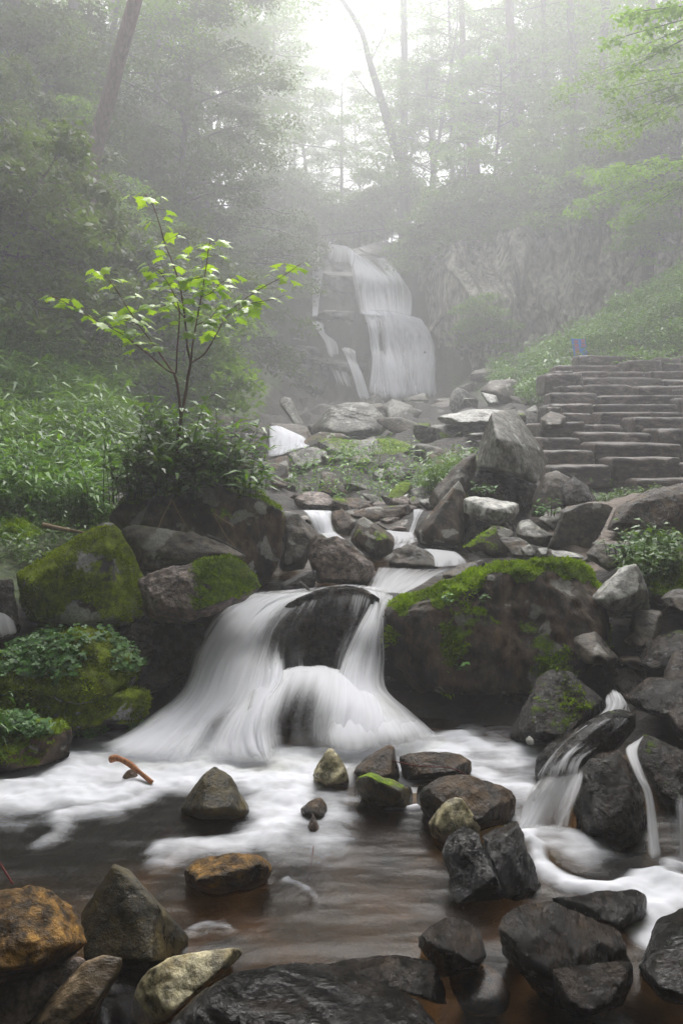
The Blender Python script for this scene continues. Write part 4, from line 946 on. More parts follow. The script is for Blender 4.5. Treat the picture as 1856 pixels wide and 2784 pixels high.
sheet('cascade', 'low white rapid right of the rounded rock in the stream', 'Z4', [
    [(1160, 960, 6.6, .6), (1230, 1010, 6.35, .8), (1250, 1085, 6.15, .6)], [(1290, 970, 6.6, .9), (1330, 1010, 6.35, 1), (1330, 1085, 6.15, .6)], [(1410, 985, 6.6, .7), (1450, 1020, 6.35, .6), (1500, 1060, 6.2, .3)]],
    mat='veil', nu=30, nv=30, fade=(.15, .2), ends=(.1, .1))
sheet('cascade', 'fan-shaped upper cascade left of the mossy rubble', 'Z4', [
    [(240, 220, 12.3, .9), (240, 300, 11.9, .8), (230, 420, 11.5, .6)], [(290, 215, 12.3, 1.1), (330, 280, 11.85, 1.1), (310, 410, 11.4, .8)],
    [(330, 225, 12.3, 1.1), (410, 280, 11.85, 1.1), (420, 370, 11.4, .9)], [(350, 240, 12.3, .8), (470, 290, 11.9, .8), (530, 345, 11.5, .6)]],
    mat='veil', nu=40, nv=40, layers=2, fade=(.12, .15), ends=(.05, .1))
sheet('cascade', 'narrow spurt below the dark boulder in the upper stream', 'Z4', [
    [(368, 512, 9.6, .8), (350, 570, 9.4, .7), (330, 645, 9.3, .6)], [(400, 512, 9.6, .8), (385, 570, 9.4, .8), (390, 645, 9.3, .6)]], mat='veil', nu=14, nv=24, fade=(.3, .3))
sheet('cascade', 'little glimpse of white water just right of the sapling weeds', 'Z4', [
    [(20, 480, 10.3, .6), (30, 530, 10, .6)], [(70, 470, 10.3, .8), (80, 540, 10, .8)], [(110, 490, 10.3, .5), (125, 545, 10, .5)]], mat='veil', nu=14, nv=16, fade=(.3, .3))

# water surfaces -----------------------------------------------------
STROKES = [  # foam tracks on the pool: (photo pixel path, half width px, strength)
    ([(180, 2040), (400, 2100), (640, 2110), (830, 2095), (1000, 2060), (1200, 2050)], 80, 1.2),
    ([(1290, 2000), (1350, 2030), (1400, 2090), (1420, 2160)], 80, .4), ([(600, 2320), (900, 2330)], 60, .22),
    ([(560, 2010), (420, 2040), (250, 2090), (60, 2160), (-60, 2180)], 85, 1.1),
    ([(520, 2100), (400, 2130), (250, 2150), (90, 2165)], 60, 1.1),
    ([(480, 2150), (300, 2195), (150, 2220)], 30, .75),
    ([(60, 2170), (170, 2230), (120, 2300)], 40, .45),
    ([(0, 2120), (100, 2090), (200, 2060)], 35, .9),
    ([(180, 2020), (300, 2030), (420, 2060)], 60, 1.0),
    ([(620, 2060), (700, 2120), (730, 2200), (700, 2250), (620, 2300), (480, 2322)], 55, .75),
    ([(760, 2060), (790, 2150), (760, 2250)], 65, .95),
    ([(860, 2120), (900, 2180), (880, 2260)], 60, .5),
    ([(1050, 2010), (1060, 2060), (1130, 2080)], 40, .6),
    ([(1260, 2010), (1340, 2050), (1430, 2040)], 45, .8),
    ([(1290, 2090), (1370, 2130), (1430, 2150)], 35, .8),
    ([(1050, 2205), (1130, 2205)], 14, .9), ([(1300, 2235), (1345, 2250)], 14, .9),
    ([(1440, 2240), (1480, 2270), (1560, 2280), (1600, 2320)], 45, .75),
    ([(1450, 2290), (1480, 2370), (1600, 2430), (1740, 2420), (1900, 2390)], 32, 1.15),
    ([(1780, 2440), (1800, 2500), (1740, 2550)], 40, .9),
    ([(1900, 2400), (1840, 2460), (1780, 2470)], 55, 1.0),
    ([(1640, 2720), (1700, 2700), (1740, 2760)], 40, .45),
    ([(330, 2640), (350, 2700), (320, 2790)], 14, .45),
    ([(760, 2400), (830, 2420)], 18, .3), ([(500, 2545), (560, 2520), (620, 2510)], 16, .35),
]
def build_pool():
    xs = np.linspace(-2.6, 2.6, 560); ys = np.linspace(1.2, 4.75, 420)
    X, Y = np.meshgrid(xs, ys); x, y = X.ravel(), Y.ravel()
    xw = x+.05*fbm(np.c_[x*5, y*5, x*0], 3, 31); yw = y+.07*fbm(np.c_[x*4, y*6, x*0+3], 3, 32)
    foam = np.zeros(len(x)); best = np.full(len(x), 1e9); fx = x*1.0; fy = y*1.0
    px = CX+x/y*FPX; py = HY+CAMZ/y*FPX
    tx = np.ones(len(x)); ty = np.zeros(len(x)); wsum = np.full(len(x), .15)
    for path, w, s in STROKES:
        g = []
        for a, b in path:
            D = CAMZ*FPX/(max(b, 2000)-HY); g.append(((a-CX)/FPX*D, D, D))
        g = catmull(np.array(g), 40)
        hw = w/FPX*g[:, 2].mean()
        d2 = (xw[:, None]-g[None, :, 0])**2*1.0+((yw[:, None]-g[None, :, 1])/1.3)**2
        k = d2.argmin(1); d = np.sqrt(d2[np.arange(len(x)), k])/hw
        t = np.gradient(g[:, :2], axis=0); t = unit(t)
        wt = np.exp(-(d*.6)**2)
        sg = np.sign(t[k, 0]+1e-6)
        tx += wt*t[k, 0]*sg; ty += wt*t[k, 1]*sg; wsum += wt
        e = s*np.exp(-(d*.82)**2)
        foam = np.maximum(foam, e)*.6+.4*(1-(1-np.clip(foam, 0, 1))*(1-np.clip(e, 0, 1)))
    n = np.hypot(tx, ty); tx, ty = tx/n, ty/n
    # flow coordinates: along / across the local current
    al = x*tx+y*ty; ac = -x*ty+y*tx
    foam = foam+.16*smooth01((fbm(np.c_[x*1.5, y*4, x*0], 4, 61)-.2)/.6)*smooth01((y-2.6)/.8)
    z = fbm(np.c_[x*2.5, y*8, x*0], 3, 91)*.005+foam*.02+fbm(np.c_[x*9, y*9, x*0], 3, 15)*foam*.012
    z -= .13*smooth01((2.5-y)/.35)
    me = mesh_np('pool_water', np.c_[x, y, z], grid_faces(560, 420))
    attr(me, 'foam', foam); attr(me, 'flow', np.c_[al, ac, x*0], 'FLOAT_VECTOR')
    tag(link('water', me, M['pool']), kind='structure')
    # upper level between the small falls
    xs = np.linspace(-.9, 1.0, 160); ys = np.linspace(5.2, 7.2, 160)
    X, Y = np.meshgrid(xs, ys); x, y = X.ravel(), Y.ravel()
    z = np.interp(y, [5.2, 5.6, 6.3, 7.2], [.51, .52, .57, .70])+fbm(np.c_[x*6, y*3, x*0], 3, 5)*.008
    me = mesh_np('upper_water', wmap(np.c_[x, y, z]), grid_faces(160, 160))
    attr(me, 'foam', .12+.1*fbm(np.c_[x*3, y*3, x*0], 2, 3)); attr(me, 'flow', np.c_[y, x, x*0], 'FLOAT_VECTOR')
    tag(link('upper_water', me, M['pool']), kind='structure')
build_pool()

# ------------------------------------------------------------------ main waterfall and cliffs
def Dfall(y):
    return np.interp(y, [240, 330, 460, 490, 715, 745, 1080, 1115, 1400, 1600], [27.6, 26.9, 26.6, 26.0, 25.7, 24.9, 24.5, 23.9, 23.3, 22.6])
def build_fall_cliff():
    nu, nv = 330, 330
    sx = np.linspace(-260, 1750, nu); sy = np.linspace(150, 1650, nv)
    SX, SY = np.meshgrid(sx, sy); x, y = SX.ravel(), SY.ravel()
    # sky line of the cliff
    topy = np.interp(x, [-260, 200, 330, 480, 590, 820, 1040, 1150, 1300, 1750], [330, 330, 292, 300, 262, 300, 240, 285, 420, 420])
    yy = np.maximum(y, topy)
    over = np.maximum(topy-y, 0)                       # rows above the sky line run back as the plateau
    D = Dfall(yy)+np.abs(x-850)**1.5*1.1e-4*(x < 850)*.35-np.clip((x-1520)/400, 0, 1)*1.2
    D = D-np.clip((600-x)/700, 0, 1)*smooth01((yy-700)/500)*2.6
    V = np.stack([(640+x/2.6133-CX)/FPX*D, D, CAMZ-(560+yy/2.6133-HY)/FPX*D], 1)
    n1 = fbm(V*np.array([.9, .9, 1.1]), 4, 12)*.45+ (ridged(V*np.array([1.6, 1.6, 2.6]), 3, 19)-.9)*.22+fbm(V*5, 3, 4)*.05
    blk = V[:, 2]*1.5+V[:, 0]*.35+.6*fbm(V*.7, 2, 3)
    n1 += ((blk % 1)**3)*.30
    water = np.exp(-((x-1100)/470)**6)*.85
    V[:, 1] += (n1+.1)*(1-water)+.25*water+over*.06
    V[:, 2] += over*.001+n1*.1*(over > 0)
    W = wmap(V)
    me = mesh_np('cliff', W, grid_faces(nu, nv)[:, ::-1])
    vn = fbm(V*1.1, 3, 70)
    m = np.where(x < 450, .25, -.25)+vn*.45+.3*(y < 420)*(x < 600)
    attr(me, 'moss', m*.8-.05)
    tag(link('cliff', me, M['cliff']), kind='structure')
build_fall_cliff()
FW = 'white strands of the main waterfall'
fs = lambda label, g, **k: sheet('waterfall', label, 'Z2', g, mat='veilfar', Df=Dfall, dens=1.12, dD=k.pop('dD', -.75), group=FW, nu=k.pop('nu', 50), nv=k.pop('nv', 60), wob=.03, gap=.15, **k)
fs('thin left thread of the main waterfall dropping from its top ledge', [
    [(505, 310, 1.), (520, 390, 1.1), (535, 470, 1.2), (544, 640, .9), (540, 800, .9)], [(555, 320, .9), (560, 400, 1.1), (575, 470, 1.3), (562, 640, 1.), (562, 800, 1.)], [(605, 310, 1.), (605, 400, .9), (625, 470, 1.1), (612, 600, .7), (588, 800, .6)]], nu=24, fade=(.2, .2), ends=(.05, .05))
fs('slanting continuation of the left thread over the lower ledges of the main waterfall', [
    [(525, 815, .8), (570, 890, .6), (630, 980, .5), (640, 1130, .2)], [(570, 805, .9), (620, 900, 1.), (670, 980, .6), (700, 1130, .2)], [(640, 820, .4), (640, 900, .6), (740, 980, .5), (760, 1130, .15)]], nu=24, fade=(.25, .25), ends=(.1, .2))
fs('water sliding over the brow of the main waterfall', [
    [(590, 262, .9), (640, 290, .6), (640, 420, .1)], [(640, 268, .9), (720, 305, .7), (700, 440, .25)], [(720, 275, 1.), (790, 310, .8), (790, 450, .3)], [(800, 285, 1.), (850, 340, 1.), (830, 480, .5)]], fade=(.1, .1), ends=(.05, .2), dD=-.8)
fs('upper white curtain of the main waterfall', [
    [(790, 300, .9), (800, 400, .6), (820, 490, .8), (830, 620, .3), (870, 775, .3)],
    [(840, 320, 1.1), (860, 400, 1.), (900, 500, .95), (920, 620, .6), (950, 780, .8)],
    [(890, 350, .9), (950, 430, .95), (1010, 520, 1.), (1030, 630, .7), (1060, 785, .9)],
    [(960, 370, .2), (1030, 450, .4), (1090, 520, .8), (1110, 630, .7), (1140, 795, .9)],
    [(1030, 365, .9), (1090, 420, 1.), (1150, 520, .9), (1170, 620, .6), (1190, 810, .9)],
    [(1070, 375, .8), (1130, 450, .8), (1200, 550, .8), (1265, 640, .8), (1260, 830, .9)]], nu=80, layers=2, fade=(.08, .06), ends=(.05, .02))
fs('broad middle curtain of the main waterfall', [
    [(890, 735, .9), (930, 850, .7), (950, 1000, .5), (960, 1100, .5), (930, 1400, .4)],
    [(930, 735, 1.1), (975, 850, 1.1), (995, 1000, 1.1), (1010, 1100, 1.), (1010, 1410, .9)],
    [(990, 738, 1.), (1020, 850, .4), (1030, 1000, .2), (1050, 1110, .8), (1090, 1410, .8)],
    [(1060, 742, 1.1), (1075, 850, 1.), (1090, 1000, .8), (1140, 1150, .9), (1180, 1410, .8)],
    [(1150, 755, 1.1), (1170, 850, 1.), (1180, 1000, .75), (1200, 1150, .6), (1230, 1410, .6)],
    [(1230, 775, 1.1), (1270, 870, 1.1), (1280, 1000, .9), (1290, 1150, .75), (1310, 1410, .7)],
    [(1300, 795, 1.), (1350, 890, .9), (1370, 1000, .7), (1380, 1150, .6), (1390, 1410, .6)],
    [(1330, 815, .5), (1385, 920, .4), (1420, 1030, .3), (1430, 1180, .3), (1450, 1410, .5)]], nu=110, nv=80, layers=2, fade=(.05, .06), ends=(.012, .1))
fs('faint broken trickles on the lower left ledges of the main waterfall', [
    [(735, 1005, 1.), (775, 1080, .9), (815, 1180, .9), (870, 1380, .9)], [(790, 995, 1.), (830, 1080, .6), (860, 1180, 1.1), (920, 1390, 1.)], [(860, 1020, .9), (870, 1110, .9), (910, 1200, .6), (970, 1390, .8)]], nu=30, fade=(.2, .2), ends=(.1, .1))
fs('pale trickle between the left thread and the main curtain', [
    [(640, 1130, .3), (670, 1200, .3), (700, 1300, .2)], [(740, 1150, .3), (770, 1230, .4), (800, 1300, .2)], [(800, 1160, .4), (830, 1240, .3), (860, 1330, .2)]], nu=24, fade=(.2, .2), ends=(.2, .2))

def build_right_cliff():
    nu, nv = 420, 200
    u = np.linspace(0, 1, nu); v = np.linspace(0, 1, nv)
    U, V_ = np.meshgrid(u, v); U, V_ = U.ravel(), V_.ravel()
    pth = catmull(np.array([(2.2, 24.8, 0), (2.9, 22.8, 0), (3.9, 22.3, 0), (5.2, 22.0, 0), (7.2, 21.6, 0), (9.5, 20.6, 0), (13, 18.0, 0)]), nu)
    bx, by = np.tile(pth[:, 0], nv), np.tile(pth[:, 1], nv)
    top = np.interp(bx, [2, 3, 4.5, 6, 9, 13], [6.4, 6.6, 7.0, 7.6, 8.6, 10]); bot = np.interp(bx, [2, 4, 6, 9, 13], [1.6, 1.8, 2.6, 4.2, 5.5])
    z = bot+(top-bot)*V_
    q = np.c_[bx, by, z]
    col = ridged(q*np.array([1.1, .6, .14]), 2, 33)
    d = -(col-.9)*.42+fbm(q*np.array([2.2, 1, 1.2]), 4, 8)*.2
    pl = bx*2.1+fbm(q*np.array([.3, .3, .12]), 2, 90)*2
    d += (pl % 1)*.28
    d -= .7*np.exp(-((bx-3.3)/.9)**2)*smooth01((z-3.9)/.5)*smooth01((6.4-z)/1.5)       # bulging block over the undercut
    d += .5*np.exp(-((bx-3.2)/1.0)**2)*smooth01((3.9-z)/.3)
    by2 = by+d+(V_**2)*1.0
    me = mesh_np('cliff', wmap(np.c_[bx+.15*fbm(q, 2, 2), by2, z]), grid_faces(nu, nv))
    attr(me, 'moss', fbm(q*1.3, 3, 17)*.5-.15+smooth01((V_-.85)/.15)*.4)
    tag(link('cliff', me, M['cliffdry']), kind='structure')
build_right_cliff()

# ------------------------------------------------------------------ steps
def build_steps():
    root = empty('stone_steps', (3.5, 8.6, .95))
    tag(root, 'rough dark stone steps climbing to the right in the mist', 'steps')
    rs = np.random.default_rng(5)
    n = 13
    for k in range(n):
        f = k/(n-1)
        D = 8.7+f*6.3; z0 = .93+f*1.75
        h = .18
        xl = np.interp(D, [8.7, 10, 12, 15], [2.0, 2.2, 2.6, 3.9])+rs.uniform(-.15, .25)
        xr = D*.42+1.6
        Vs, Fs, off = [], [], 0
        x = xl
        while x < xr:
            w = rs.uniform(.2, 1.1)*(1+f*.3); dy = rs.uniform(-.17, .17); dz = rs.uniform(-.07, .04)
            if rs.random() < .08: x += w*.5; continue
            a, b = x+.004, x+w-.004
            yb = D+.65
            pts = [(a, D+dy, z0-.12), (b, D+dy+rs.uniform(-.03, .03), z0-.12), (a+rs.uniform(0, .04), D+dy+rs.uniform(0, .05), z0+h+dz), (b-rs.uniform(0, .04), D+dy+rs.uniform(0, .05), z0+h+dz+rs.uniform(-.015, .015)),
                   (a, yb, z0-.12), (b, yb, z0-.12), (a, yb, z0+h+dz), (b, yb, z0+h+dz)]
            V, F, s = hull_rock(pts, sub=4, seed=int(rs.integers(9999)), sharp=60, chips=6, amp=.012, fine=.010, chipdepth=.14)
            Vs.append(V); Fs.append(F+off); off += len(V)
            x += w
        V = wmap(np.vstack(Vs)); F = np.vstack(Fs)
        me = mesh_np('step', V-np.array([3.5, 8.6, .95]), F)
        attr(me, 'moss', fbm(V*1.7, 3, 40+k)*.45-.12+.15*(k > 7))
        link('step', me, M['step'], parent=root)
build_steps()

# ------------------------------------------------------------------ scattered rubble
PROTO = []
for k in range(9):
    rs = np.random.default_rng(300+k)
    pts = rs.normal(size=(11, 3)); pts = unit(pts)*rs.uniform(.75, 1.0, (11, 1))*np.array([1, rs.uniform(.6, .9), rs.uniform(.4, .75)])*.5
    V, F, s = hull_rock(pts, sub=4, seed=k, sharp=40, chips=6, amp=.03, fine=.008)
    vn = vert_normals(V, F)
    PROTO.append((V, F, vn))
def proto_mesh(k, mat, moss):
    V, F, vn = PROTO[k]
    me = mesh_np('rubble', V, F); attr(me, 'moss', vn[:, 2]*.6+.3*fbm(V*3, 3, k)+moss-.6 if moss > 0 else V[:, 0]*0-1)
    me.materials.append(M[mat]); return me
_pm = {}
def rubble(x, y, s, mat, moss, label, group, sink=.25, z=None, rs=rng, flat=1.0):
    k = int(rs.integers(len(PROTO))); key = (k, mat, moss)
    if key not in _pm: _pm[key] = proto_mesh(*key)
    o = bpy.data.objects.new('rock', _pm[key]); scene.collection.objects.link(o)
    zz = float(gz(x, y, True)[0]) if z is None else z
    o.location = (float(x), float(y), zz+s*.35*flat-s*sink)
    o.scale = (s*rs.uniform(.8, 1.3), s*rs.uniform(.8, 1.2), s*rs.uniform(.7, 1.1)*flat)
    o.rotation_euler = (rs.uniform(-.35, .35), rs.uniform(-.35, .35), rs.uniform(0, 6.28))
    tag(o, label, 'rock', group)
rs = np.random.default_rng(99)
def scatter(n, fx, sz, mats, label, group, **k):
    for _ in range(n):
        x, y = fx()
        s = rs.uniform(*sz)*float(kS(y))
        rubble(x, y, s, mats[int(rs.integers(len(mats)))][0], mats[int(rs.integers(len(mats)))][1] if False else k.get('moss', 0), label, group, rs=rs, sink=k.get('sink', .25), flat=k.get('flat', 1))
def fr(px0, px1, D0, D1):
    def f():
        D = float(gD(rs.uniform(D0, D1))); return (rs.uniform(px0, px1)-CX)/FPX*D, D
    return f
scatter(26, fr(680, 1300, 7.0, 9.5), (.12, .38), [('grey',), ('greydark',), ('darkdry',), ('pink',)], 'loose rock in the stream bed behind the long flat slab', 'loose rocks in the stream bed', moss=.35)
scatter(30, fr(640, 1450, 9.5, 14), (.35, 1.0), [('grey',), ('greydark',), ('darkdry',)], 'weathered rock in the misty rubble between the stream and the falls', 'rocks of the misty rubble field', moss=.45)
scatter(24, fr(720, 1500, 14, 21.5), (.4, 1.3), [('grey',), ('greydark',)], 'boulder fading into mist at the foot of the main waterfall', 'boulders at the foot of the falls', moss=.3)
scatter(22, fr(860, 1260, 5.8, 7.6), (.10, .30), [('greydark',), ('darkdry',), ('pink',)], 'small rock among the rapids above the near cascade', 'small rocks among the rapids', moss=.3)
scatter(34, fr(700, 1300, 8.5, 12), (.2, .55), [('grey',), ('darkdry',), ('greydark',)], 'angular rock in the weedy part of the rubble', 'angular rocks in the weedy rubble', moss=.45)
scatter(14, fr(1500, 1900, 8.8, 15), (.12, .35), [('greydark',), ('darkdry',)], 'broken stone lying on the steps', 'broken stones lying on the steps', moss=.35, sink=.1)
scatter(20, fr(1330, 1856, 4.7, 5.6), (.12, .35), [('dark',), ('greydark',), ('darkdry',)], 'dark loose rock in the gaps of the right bank', 'loose dark rocks of the right bank', moss=.2)
scatter(10, fr(1230, 1700, 5.8, 7.2), (.1, .28), [('greydark',), ('dark',), ('grey',)], 'small angular stone in the gaps below the monolith', 'small stones below the monolith', moss=.2)
scatter(8, fr(1480, 1856, 8.2, 8.8), (.08, .2), [('greydark',), ('grey',)], 'small stone along the foot of the steps', 'small stones along the foot of the steps', moss=.2)
scatter(8, fr(0, 600, 5.6, 7.5), (.1, .3), [('darkdry',), ('greydark',)], 'mossy stone half hidden in the weeds of the left bank', 'mossy stones of the left bank', moss=.6)
scatter(10, fr(0, 1856, 2.4, 3.9), (.10, .30), [('brown',), ('ochre',), ('olive',), ('brown',)], 'flat brown stone lying under the clear water of the pool', 'stones on the bed of the pool', flat=.5, sink=.2)
scatter(4, fr(560, 900, 4.5, 5.2), (.15, .3), [('dark',)], 'dark stone behind the veils of the near cascade', 'stones under the near cascade')

# ------------------------------------------------------------------ leaves, plants, trees
def tube(path, r, n=8, cap=False):
    path = np.asarray(path, float); m = len(path); r = np.broadcast_to(r, (m,))
    t = unit(np.gradient(path, axis=0))
    up = np.array([0.13, .97, .2]); s = unit(np.cross(t, up)); b = np.cross(t, s)
    a = np.linspace(0, 2*np.pi, n, endpoint=False)
    V = (path[:, None]+r[:, None, None]*(np.cos(a)[None, :, None]*s[:, None]+np.sin(a)[None, :, None]*b[:, None])).reshape(-1, 3)
    i = np.arange(m*n).reshape(m, n); j = np.roll(i, -1, 1)
    F = np.stack([i[:-1].ravel(), j[:-1].ravel(), j[1:].ravel(), i[1:].ravel()], 1)
    return V, F

class Acc:
    def __init__(s): s.V, s.F, s.A, s.n = [], [], [], 0
    def add(s, V, F, a=None):
        s.V.append(V); s.F.append(F+s.n); s.n += len(V)
        s.A.append(np.zeros(len(V)) if a is None else a)
    def mesh(s, name, smooth=True, a='rnd'):
        me = mesh_np(name, np.vstack(s.V), np.vstack(s.F), smooth)
        attr(me, a, np.concatenate(s.A)); return me

def cluster_leaves(C, n, rad, size, rs, flat=.35, drop=.25):
    """C (k,3) cluster centres, rad (k,) radius; n leaves each"""
    k = len(C); idx = np.repeat(np.arange(k), n); N = k*n
    d = unit(rs.normal(size=(N, 3)))*rs.random((N, 1))**.45*rad[idx, None]
    d[:, 2] = d[:, 2]*flat-(np.hypot(d[:, 0], d[:, 1])**2)/(rad[idx]+1e-6)*.25
    p = C[idx]+d
    az = rs.uniform(0, 6.283, N); out = unit(np.c_[np.cos(az), np.sin(az), rs.normal(0, .35, N)-drop])
    s = unit(np.cross(out, np.c_[rs.normal(0, .35, N), rs.normal(0, .35, N), np.ones(N)]))
    L = size*rs.uniform(.6, 1.35, N)
    V, F = leaf_tris(p, out, s, L, L*.55, droop=.15)
    tone = np.clip(rs.random(k)[idx]*.45+rs.random(N)*.55, 0, 1)
    return V, F, np.repeat(tone, 4)

def tree_meshes(seed, H, r0, lean=(0, 0), crown_lo=.25, spread=2.6, nb=34, leaf=.11, per=150, curve=.3, mat='leaf', open_=1.0, layered=True):
    rs = np.random.default_rng(seed)
    t = np.linspace(0, 1, 14)
    w = np.c_[lean[0]*t+curve*np.sin(t*3+seed)*t*.5, lean[1]*t+curve*np.cos(t*2.3+seed)*t*.4, H*t]
    A = Acc(); V, F = tube(w, r0*(1-t*.75)); A.add(V, F)
    # flare
    C, Rr = [], []
    for b in range(nb):
        f = crown_lo+(1-crown_lo)*((b+.5)/nb)**.9
        base = np.array([np.interp(f, t, w[:, k]) for k in range(3)])
        az = b*2.4+rs.uniform(-.5, .5); ln = spread*(.45+.75*math.sin(min(1, (1-f)*1.3+.25)*1.57))*rs.uniform(.6, 1.15)
        el = rs.uniform(-.05, .55)
        q = np.linspace(0, 1, 7)
        path = base+np.c_[np.cos(az)*q*ln*math.cos(el), np.sin(az)*q*ln*math.cos(el), q*ln*math.sin(el)-q**2*ln*.22]+rs.normal(0, .04, (7, 3))*q[:, None]
        V, F = tube(path, r0*.28*(1-f*.5)*(1-q*.8)+.006, 5); A.add(V, F)
        nc = 4 if layered else 3
        for j in range(nc):
            g = .35+.65*(j+rs.uniform(.2, 1))/nc
            c = np.array([np.interp(g, q, path[:, k]) for k in range(3)])
            C.append(c+rs.normal(0, .18, 3)*ln*.35); Rr.append(rs.uniform(.35, .75)*(.5+ln*.2))
            V, F = tube(np.array([np.array([np.interp(g*.8, q, path[:, k]) for k in range(3)]), C[-1]]), .008, 4); A.add(V, F)
    C = np.array(C); Rr = np.array(Rr)
    keep = rs.random(len(C)) < open_
    V, F, a = cluster_leaves(C[keep], per, Rr[keep], leaf, rs, flat=.32 if layered else .7)
    me1 = A.mesh('trunk'); me1.materials.append(M['bark'])
    me2 = mesh_np('crown', V, F, False); attr(me2, 'rnd', a); me2.materials.append(M[mat])
    return me1, me2

TM = {
    'broad1': tree_meshes(1, 10, .13, (.6, .2), .22, 2.6, 36, .12, 120, mat='leaf'),
    'broad2': tree_meshes(2, 12, .15, (-.8, .1), .15, 3.0, 40, .12, 120, mat='leaf'),
    'airy1': tree_meshes(3, 11, .12, (-1.6, .3), .35, 2.4, 30, .11, 75, curve=1.0, mat='leaf', open_=.85),
    'airy2': tree_meshes(4, 13, .13, (.3, .1), .40, 2.2, 34, .11, 70, mat='leafbright', open_=.8),
    'dense': tree_meshes(5, 8, .12, (.9, -.6), .1, 2.8, 40, .12, 170, mat='leafpine'),
    'bright': tree_meshes(6, 6, .08, (.5, -.5), .15, 2.4, 26, .13, 120, mat='leafbright'),
    'young': tree_meshes(8, 3.4, .04, (.2, -.3), .12, 1.25, 16, .11, 90, mat='leafbright'),
    'bush': tree_meshes(9, 2.0, .03, (.1, -.2), .02, 1.15, 16, .10, 110, mat='leaf', layered=True),
    'bushd': tree_meshes(10, 2.2, .03, (.1, -.3), .02, 1.25, 18, .10, 120, mat='leafpine'),
    'fern': tree_meshes(12, 1.0, .015, (0, -.1), .02, .75, 12, .09, 90, mat='leafbright'),
}
def plant_tree(kind, x, y, label, name='tree', cat='tree', group=None, s=1.0, rz=None, z=None, trunkmat=None, tilt=(0, 0), r=rs):
    zz = float(gz(x, y)[0])-.1 if z is None else z
    s = s*float(kS(y))
    e = empty(name, (x, y, zz)); e.scale = (s, s, s*r.uniform(.9, 1.1)); e.rotation_euler = (tilt[0], tilt[1], r.uniform(0, 6.28) if rz is None else rz)
    tag(e, label, cat, group)
    a, b = TM[kind]
    t = bpy.data.objects.new('trunk' if name != 'shrub' else 'stem', a); scene.collection.objects.link(t); t.parent = e
    c = bpy.data.objects.new('crown' if name != 'shrub' else 'foliage', b); scene.collection.objects.link(c); c.parent = e
    return e
def at(px, D):
    D = float(gD(D)); return (px-CX)/FPX*D, D

def trunk_tree(path, r0, r1, label, mat='bark', crown=None, name='tree', D0=17, limbs=()):
    """a tree whose trunk is set out along photo pixels; crown: list of (px,py,D,radius,n)"""
    Q = np.array([P(a, b, c) for a, b, c in path])
    Q = catmull(Q, 24); base = Q[0].copy()
    g = float(gz(base[0], base[1])[0])
    Q = np.vstack([[base[0], base[1], min(g, base[2])-.4], Q]); base = Q[0].copy(); Q = Q-base
    e = empty(name, base); tag(e, label, 'tree', 'tall trees above the gorge')
    A = Acc(); sc = float(kS(base[1])); r0, r1 = r0*sc, r1*sc; rr = np.linspace(r0, r1, len(Q)); rr[0] *= 1.25
    V, F = tube(Q, rr, 12); V = V+fbm(V*np.array([6, 6, 1.5]), 3, 5)[:, None]*.02*unit(V-Q.mean(0)); A.add(V, F)
    for L in limbs:
        q = np.array([P(a, b, c) for a, b, c in L])-base
        V, F = tube(catmull(q, 14), np.linspace(r1*.7, .012, 14), 7); A.add(V, F)
    me = A.mesh('trunk'); link('trunk', me, M[mat], parent=e)
    if crown:
        r = np.random.default_rng(int(path[0][0]))
        Vs = Acc()
        for a, b, c, rad, n in crown:
            ctr = P(a, b, c)-base; rad = rad*sc
            k = max(3, int(n/90)); C = ctr+unit(r.normal(size=(k, 3)))*r.random((k, 1))**.5*rad*np.array([1, 1, .7])
            V, F, t = cluster_leaves(C, 90, np.full(k, rad*.38+.15*sc), .11*sc, r, flat=.35); Vs.add(V, F, t)
            for c2 in C[::2]:
                V, F = tube(np.array([ctr-np.array([0, 0, .2]), c2]), .012, 4); 
        link('crown', Vs.mesh('crown', False), M['leaf'], parent=e)
    return e

# traced trunks, left
trunk_tree([(245, 480, 14.3), (262, 400, 14.2), (300, 250, 14), (340, 100, 13.8), (372, -20, 13.7), (400, -200, 13.6)], .135, .10, 'thick leaning tree with reddish bark at the upper left', 'barkred',
           crown=[(420, 60, 17.5, 1.0, 900), (300, -60, 18, 1.2, 900), (560, -40, 18, 1.4, 1500)])
trunk_tree([(283, 260, 19), (300, 120, 19), (325, -10, 19), (340, -150, 19)], .07, .05, 'thin dark tree just left of the thick leaning one', 'bark', crown=[(200, 40, 19.5, 1.2, 900)])
trunk_tree([(170, 260, 19), (190, 120, 19), (205, -20, 19), (215, -150, 19)], .14, .11, 'straight dark tree second from the left in the upper corner', 'bark', crown=[(150, 100, 20, 1.3, 900), (60, -20, 20, 1.3, 900)])
trunk_tree([(105, 200, 20), (115, 80, 20), (135, -30, 20), (145, -150, 20)], .12, .1, 'faint tree between the straight dark one and the left edge', 'bark', crown=[(110, 60, 21, 1.4, 900)])
trunk_tree([(30, 300, 20), (38, 100, 20), (45, -100, 20)], .13, .1, 'leftmost tree trunk in the upper corner', 'bark', crown=[(20, 100, 21, 1.4, 900)])
trunk_tree([(425, 330, 22), (430, 150, 22), (425, -50, 22)], .1, .07, 'dim tree right of the thick leaning one', 'bark', crown=[(480, 120, 22, 1.6, 1300), (400, 240, 21, 1.2, 900)])
